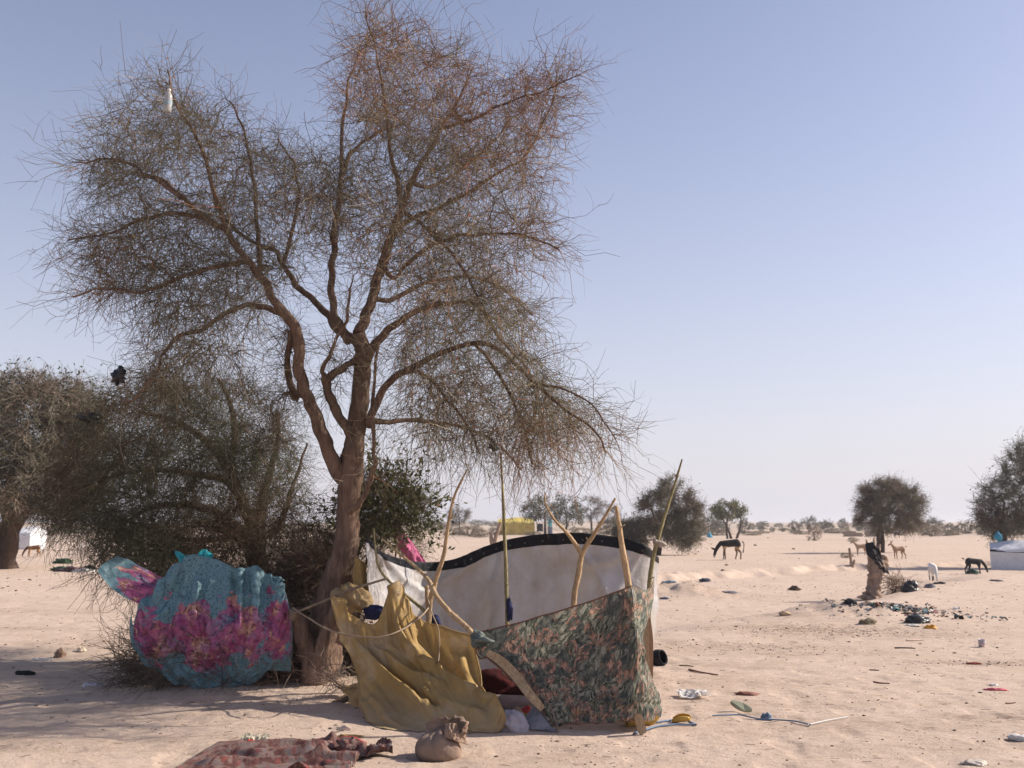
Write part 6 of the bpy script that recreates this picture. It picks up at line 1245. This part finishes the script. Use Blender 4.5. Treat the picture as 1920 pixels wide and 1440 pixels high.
# ------------------------------------------------------------------ animals
def quadruped(name, label, foot, length_dir, H, mat, head='down', kind='goat', legs=None, cat='goat', group=None, horns=None, yaw=0.0, tail_mat=None):
    """H: height at the withers; +x local is forwards"""
    D = kind == 'donkey'
    v, e, r = [], [], []
    def chain(pts, par=None):
        ids = []
        for p in pts:
            v.append(p[:3]); r.append(p[3]); i = len(v) - 1
            if par is not None: e.append((par, i))
            par = i; ids.append(i)
        return ids
    sp = chain([(-.46, 0, .90, .14), (-.36, 0, .87, .19), (-.12, 0, .82, .205), (.14, 0, .81, .205), (.36, 0, .85, .18)])
    if head == 'down':
        nk = chain([(.52, 0, .84, .125), (.68, 0, .66, .105), (.80, 0, .46, .09)], sp[-1]); hd = chain([(.84, 0, .34, .085), (.87, 0, .20, .062), (.885, 0, .11, .05)], nk[-1]); ht = np.array((.80, 0, .46)); hdv = np.array((.09, 0, -.35))
    else:
        nk = chain([(.48, 0, .98, .12), (.60, 0, 1.12, .10), (.68, 0, 1.20, .09)], sp[-1]); hd = chain([(.78, 0, 1.19, .08), (.90, 0, 1.12, .06), (.97, 0, 1.08, .045)], nk[-1]); ht = np.array((.66, 0, 1.24)); hdv = np.array((.3, 0, -.12))
    lg = legs or ((.0, .06), (.05, -.02))
    for s in (-1, 1):
        f = lg[0][0 if s < 0 else 1]; h = lg[1][0 if s < 0 else 1]; y = .115 * s
        chain([(.34, y, .66, .10), (.34 + f * .4, y, .50, .058), (.335 + f * .8, y, .34, .043), (.33 + f, y, .12, .032), (.345 + f, y, .025, .040)], sp[-1])
        chain([(-.34, y, .68, .13), (-.28 + h * .3, y, .54, .085), (-.41 + h * .7, y, .36, .047), (-.375 + h, y, .12, .033), (-.36 + h, y, .025, .040)], sp[1])
    bm = bmesh.new(); L = bm.verts.layers.skin.verify(); bv = []
    for i, (p, q) in enumerate(zip(v, r)):
        x = bm.verts.new(p); k = (.92 if i < 5 else 1) ; x[L].radius = (q * k, q); x[L].use_root = (i == 2); bv.append(x)
    for a, b in e: bm.edges.new((bv[a], bv[b]))
    for a, b in zip(sp, sp[1:]):
        pass
    me = bpy.data.meshes.new('tmp'); bm.to_mesh(me); bm.free(); tmp = bpy.data.objects.new('tmp', me); COL.objects.link(tmp)
    tmp.modifiers.new('s', 'SKIN').use_smooth_shade = True; tmp.modifiers.new('d', 'SUBSURF').levels = 1
    dg = bpy.context.evaluated_depsgraph_get(); me2 = bpy.data.meshes.new_from_object(tmp.evaluated_get(dg)); bpy.data.objects.remove(tmp); me2.name = 'body'
    me2.materials.clear(); me2.materials.append(mat)
    t = thing(name, foot, label, cat, group, (0, 0, yaw if length_dir > 0 else math.pi + yaw), H)
    b = obj('body', me2, t)
    el = .26 if D else .15
    for s in (-1, 1):
        a = ht + np.array([0, .06 * s, .03]); out = np.array([-.15, .5 * s, .9]) if head != 'down' else (np.array([.75, .35 * s, .45]) if D else np.array([-.1, 1.0 * s, -.1])); out = out / np.linalg.norm(out)
        tube_obj('ear', [a, a + out * el * .5, a + out * el], [.022, .045 if D else .035, .008], mat if tail_mat is None else tail_mat, t, n=12, sides=8)
        if horns:
            tube_obj('horn', [a + np.array([-.02, -.03 * s, .02]), a + np.array([-.02, .04 * s, .16]) * horns + 0, a + np.array([-.12, .10 * s, .28]) * 1.0], [.026, .02, .006], BROWNB, t, n=12, sides=7)
    if D: tube_obj('tail', [np.array((-.56, 0, .93)), np.array((-.64, 0, .80)), np.array((-.62, 0, .55)), np.array((-.58, 0, .36))], [.03, .024, .02, .035], tail_mat or mat, t, n=16, sides=7)
    else: tube_obj('tail', [np.array((-.55, 0, .95)), np.array((-.66, 0, 1.02)), np.array((-.70, 0, 1.0))], [.035, .035, .015], tail_mat or mat, t, n=10, sides=7)
    # bring the lowest hoof down to the sand
    return t
COATD = coat('donkey_coat', (.022, .018, .017), (.46, .31, .17), (.14, .10, .07), .655, (.5, .42, .36))
quadruped('donkey', 'black donkey with tan belly grazing with its head down', G(1372, 1050), -1, .94, COATD, 'down', 'donkey', ((-.04, .10), (.14, -.06)), 'donkey', tail_mat=BLACKC)
COATW = coat('white_goat_coat', (.68, .64, .60), (.66, .62, .58), (.10, .08, .07), .40)
quadruped('goat', 'white goat with dark legs grazing head-on beyond the rise', G(1750, 1090), -1, .58, COATW, 'down', 'goat', None, 'goat', yaw=math.radians(80))
COATB = coat('black_goat_coat', (.025, .024, .026), (.03, .028, .028), (.10, .06, .045), .45)
quadruped('goat', 'black goat nibbling at the foot of the dark thorn tree', G(1826, 1077), 1, .60, COATB, 'down', 'goat', ((.0, .14), (.10, -.10)), 'goat')
COATT = coat('tan_goat_coat', (.36, .24, .16), (.40, .28, .20), (.27, .17, .12), .6)
quadruped('goat', 'tan goat standing head up with short horns behind the stump', G(1687, 1049), -1, .62, COATT, 'up', 'goat', ((.02, -.04), (.1, -.08)), 'goat', horns=1, yaw=.2)
quadruped('goat', 'tan goat half hidden behind the stump beside the broken post', G(1616, 1042), -1, .62, COATT, 'up', 'goat', None, 'goat', horns=1)
quadruped('goat', 'small dark goat far off behind the wide-crowned tree', G(1682, 1009), 1, .8, COATB, 'up', 'goat', None, 'goat')
COATR = coat('rust_goat_coat', (.12, .06, .035), (.36, .19, .09), (.34, .18, .09), .72)
quadruped('goat', 'rust-brown goat with dark back grazing by the white tent beyond the big tree', G(63, 1045), -1, .62, COATR, 'down', 'goat', ((.1, .0), (.1, -.12)), 'goat', yaw=.5)
COATG = coat('grey_goat_coat', (.42, .37, .33), (.45, .40, .36), (.12, .09, .07), .5)
quadruped('goat', 'pale grey goat facing the camp seen through drooping twigs', G(157, 1039), -1, .62, COATG, 'down', 'goat', None, 'goat', yaw=math.radians(75))

# ------------------------------------------------------------------ tents, walls and far odds and ends
def ridge_tent(name, label, foot, w, d, h, mat, stripe=None, seed=0, rz=0, pole_mat=POLED):
    t = thing(name, foot, label, 'tent', rot=(0, 0, rz))
    prof = [(-d / 2, 0), (-d / 2 * .995, h * .38), (-d / 2 * .985, h * .72), (-d * .25, h * .88), (0, h), (d * .25, h * .88), (d / 2 * .985, h * .72), (d / 2, 0)]
    g = [[(x, y, z * (1 - .06 * math.cos(x / w * 6.28 * 1.0 + seed)) if z else -.05) for y, z in prof] for x in np.linspace(-w / 2, w / 2, 5)]
    V, F, uv = sheet(g, 50, 60, creases(seed, .05, 3)); obj('cover', mesh('cover', V.reshape(-1, 3), F, mat, uv=uv), t)
    for s in (-1, 1):
        e = V[0 if s < 0 else -1]; c = np.array([s * w / 2, 0, .05]); Q = np.concatenate([e, [c]]); n = len(e)
        obj('end_panel', mesh('end_panel', Q, [(i, i + 1, n) for i in range(n - 1)], mat), t)
    if stripe is not None:
        k = stripe; b = np.stack([V[:, k - 2], V[:, k - 1], V[:, k], V[:, k + 1]], 1); N = np.array([0, -.02, .012]); b = b + N
        b[..., 2] -= np.sin(np.linspace(0, 3.14, len(V)))[:, None] * h * .10; ii = np.arange(len(V) * 4).reshape(-1, 4)
        obj('stripe', mesh('stripe', b.reshape(-1, 3), np.stack([ii[:-1, :-1], ii[1:, :-1], ii[1:, 1:], ii[:-1, 1:]], -1).reshape(-1, 4), BAND), t)
    return t
g = G(1856, 1068); ridge_tent('tent', 'low white tent with one sagging black stripe under the dark thorn tree', g + np.array([1.95 * .896 + 1.1 * .444, -1.95 * .444 + 1.1 * .896, 0]), 3.8, 2.2, 1.25, TENTW, 17, 3, rz=-.46)
g = G(1885, 1068)
bk = thing('bucket', g + np.array([0, 0, 0]), 'black bucket standing before the white tent', 'bucket'); n = 14; pr = [(0, 0), (.11, 0), (.14, .27), (.135, .27), (.105, .02), (0, .02)]; th = np.arange(n) * 2 * math.pi / n
V = np.array([(r * math.cos(a), r * math.sin(a), z) for r, z in pr for a in th]); idx = np.arange(len(pr) * n).reshape(-1, n); nx = np.roll(idx, -1, 1)
obj('pail', mesh('pail', V, np.stack([idx[:-1], nx[:-1], nx[1:], idx[1:]], -1).reshape(-1, 4), BLACKP), bk); tube_obj('handle', [np.array([-.14, 0, .26]), np.array([-.08, -.1, .24]), np.array([.08, -.1, .24]), np.array([.14, 0, .26])], [.005] * 4, BLACKP, bk, sides=5)
o = obj('cloth_bag', lump_me('cloth_bag', BLUEC, .12, .09, .13, 5, .35, 3, 2, False), None, P(1872, 1007, 35.2), label='blue cloth bag hanging in the dark thorn tree over the tent', cat='bag')
tube_obj('strap', [np.array([-.05, 0, .10]), np.array([0, .02, .22]), np.array([.06, 0, .10])], [.012, .012, .012], BLUEC, o, sides=6)
scrap('green_cloth', 'dark green cloth lump lying beside the black goat', 1823, 1076, (.20, .12, .13), plain('dark_green_cloth', (.03, .07, .06)), 41, 'cloth', .4)
g = G(48, 1030); ridge_tent('tent', 'white tent glimpsed between the big dark tree and the rust-brown goat', g + np.array([-1.35, 1.4, 0]), 3.0, 2.4, 1.5, TENTW, None, 7)
g = G(968, 1003); ridge_tent('tent', 'long yellow tent on the far plain beside the deep-green tree', g + np.array([0, 2, 0]), 6.4, 4.5, 2.9, TENTY, None, 9)
tt = thing('hanging_cloth', G(1031, 1002), 'turquoise and blue cloth hanging under the deep-green tree', 'cloth'); s_ = G(1031, 1002)[1] / FPX
V, F, uv = sheet([[(-.5 * s_ * 8, -1, 26 * s_), (0, -1.1, 27 * s_), (.5 * s_ * 8, -1, 26 * s_)], [(-.45 * s_ * 8, -1, 14 * s_), (0, -1.2, 14 * s_), (.5 * s_ * 8, -1, 15 * s_)]], 14, 14, creases(3, .1, 3)); obj('upper_cloth', mesh('upper_cloth', V.reshape(-1, 3), F, TEALS), tt)
V, F, uv = sheet([[(-.5 * s_ * 9, -1, 14 * s_), (0, -1.1, 14 * s_), (.5 * s_ * 9, -1, 14 * s_)], [(-.55 * s_ * 9, -1, 0), (0, -1.2, 0), (.55 * s_ * 9, -1, 0)]], 14, 14, creases(5, .1, 3)); obj('lower_cloth', mesh('lower_cloth', V.reshape(-1, 3), F, plain('slate_navy', (.10, .12, .18))), tt)
o = G(1012, 1003); s_ = o[1] / FPX; V, F, uv = sheet([[(-6 * s_, -1, 20 * s_), (0, -1.2, 21 * s_), (6 * s_, -1, 20 * s_)], [(-6 * s_, -1, 6 * s_), (0, -1.3, 7 * s_), (6 * s_, -1, 5 * s_)]], 14, 14, creases(6, .1, 3))
obj('black_cloth', mesh('black_cloth', V.reshape(-1, 3), F, BLACKC), None, o, label='black cloth hanging between yellow tent and the turquoise cloth', cat='cloth')
for i, (a, w) in enumerate(((1599, 36), (1637, 30))):
    g = G(a, 1006); s_ = g[1] / FPX; t = thing('mud_wall', g, ['longer crumbling mud-brick wall stub on the far plain', 'shorter mud-brick wall stub next to the longer one'][i], 'wall')
    bw, bh = w * s_ / 5, 11 * s_ / 4; me = box_me('brick', bw * .97, .5, bh * .94, MUD, .04, i, .03)
    for r_ in range(4):
        for c_ in range(5 if r_ < 3 else 3):
            b = obj('brick', me, t, ((c_ - 2 + (.25 if r_ % 2 else -.1)) * bw, 0, r_ * bh - .1))
g = G(1330, 1008); s_ = g[1] / FPX; t = thing('lean_to', g, 'small turquoise cloth propped on a slanting brown pole far off', 'lean-to')
V, F, uv = sheet([[(-6 * s_, 0, 3 * s_), (-1 * s_, -.2, 10 * s_), (2 * s_, 0, 11 * s_)], [(-4 * s_, -.8, 0), (1 * s_, -1, 0), (5 * s_, -.8, 0)]], 14, 14, creases(8, .06, 3)); obj('cover', mesh('cover', V.reshape(-1, 3), F, BLUEC), t)
tube_obj('prop', [np.array([-24 * s_, 0, 0]), np.array([-12 * s_, 0, 5 * s_]), np.array([1 * s_, 0, 11 * s_])], [.06, .06, .05], POLED, t, sides=7)

# litter under the big tree at left
scrap('plastic_bag', 'black and green bag under the big dark tree', 118, 1057, (.34, .2, .15), plain('dark_green_plastic', (.03, .06, .03), .5, 8, .5), 51, 'bag', .5)
scrap('cloth_scrap', 'white cloth lying in the rags under the big tree', 158, 1073, (.30, .18, .10), WHITEP, 52, 'cloth', .5)
scrap('rag_pile', 'dark mixed rags under the big dark tree', 135, 1072, (.45, .2, .12), plain('maroon_rags', (.12, .07, .08), .7, 8), 53, 'rags', .8)
scrap('rag_pile', 'dark green rags next to the mixed rags under the tree', 115, 1069, (.3, .16, .10), plain('green_rags', (.06, .09, .06), .7, 8), 54, 'rags', .8)
scrap('rag_pile', 'black lump at the right end of the rags', 168, 1067, (.2, .12, .09), BLACKC, 55, 'rags', .5)

# caught in the big tree: bottle and black plastic
def build_bottle():
    c = P(313, 211, 8.0); s = 8.0 / FPX; pr = [(0, 0), (6.5, .5), (8, 3), (8, 14), (7.4, 17), (8, 20), (8, 30), (7, 36), (4, 41), (3, 43), (3, 46), (0, 46)]
    th = np.arange(18) * 2 * math.pi / 18; V = np.array([(r * s * math.cos(a), r * s * math.sin(a), z * s) for r, z in pr for a in th]); idx = np.arange(len(pr) * 18).reshape(-1, 18); nx = np.roll(idx, -1, 1)
    t = thing('plastic_bottle', c, 'clear-white plastic bottle hanging high in the thorn tree crown', 'bottle', rot=(.05, .06, 0)); m = plain('cloudy_plastic', (.46, .455, .44), .12, 14, .3, spec=.6, trans=.35)
    bo = obj('body', mesh('body', V, np.stack([idx[:-1], nx[:-1], nx[1:], idx[1:]], -1).reshape(-1, 4), m), t)
    pr = [(8.25, 15), (8.3, 17), (8.3, 22), (8.25, 24)]; V = np.array([(r * s * math.cos(a), r * s * math.sin(a), z * s) for r, z in pr for a in th]); idx = np.arange(len(pr) * 18).reshape(-1, 18); nx = np.roll(idx, -1, 1)
    obj('label_band', mesh('label_band', V, np.stack([idx[:-1], nx[:-1], nx[1:], idx[1:]], -1).reshape(-1, 4), plain('blue_grey_label', (.28, .36, .40))), bo)
    pr = [(3.2, 43.5), (3.6, 44), (3.6, 48), (0, 48.2)]; V = np.array([(r * s * math.cos(a), r * s * math.sin(a), z * s) for r, z in pr for a in th]); idx = np.arange(len(pr) * 18).reshape(-1, 18); nx = np.roll(idx, -1, 1)
    obj('cap', mesh('cap', V, np.stack([idx[:-1], nx[:-1], nx[1:], idx[1:]], -1).reshape(-1, 4), WHITEP), bo)
    tube_obj('string', [np.array([0, 0, 47 * s]), np.array([.01, 0, 60 * s]), np.array([-.01, 0, 72 * s])], [.003] * 3, ROPE, t, sides=5)
build_bottle()
for lab, p, s, sd in (('shredded black plastic snagged above the big dark tree', (222, 705, 9.6), (.055, .05, .065), 3), ('small black plastic shred snagged in the drooping right branches', (925, 836, 9.2), (.035, .03, .05), 4), ('long black plastic strip snagged low in the drooping left twigs', (165, 782, 11.5), (.13, .04, .05), 5)):
    obj('plastic_shred', lump_me('plastic_shred', BLACKP, *s, sd, 1.0, 3, 3.0, False), None, P(*p), label=lab, cat='plastic')

# ------------------------------------------------------------------ dusty air
def build_haze():
    bm = bmesh.new(); bmesh.ops.create_cube(bm, size=1)
    for v in bm.verts: v.co = Vector((v.co.x * 9600, v.co.y * 9600, (v.co.z + .5) * 24 - 4))
    me = bpy.data.meshes.new('haze'); bm.to_mesh(me); bm.free(); m = bpy.data.materials.new('dusty_air'); m.use_nodes = True; nt = m.node_tree
    nt.nodes.remove(nt.nodes['Principled BSDF']); v = nt.nodes.new('ShaderNodeVolumePrincipled'); v.inputs['Density'].default_value = .00045; v.inputs['Color'].default_value = (.93, .92, .96, 1); v.inputs['Anisotropy'].default_value = .2
    nt.links.new(v.outputs[0], nt.nodes['Material Output'].inputs['Volume']); me.materials.append(m)
    obj('haze', me, kind='stuff', label='pale dusty air over the plain')
HAZE = True
if HAZE: build_haze()
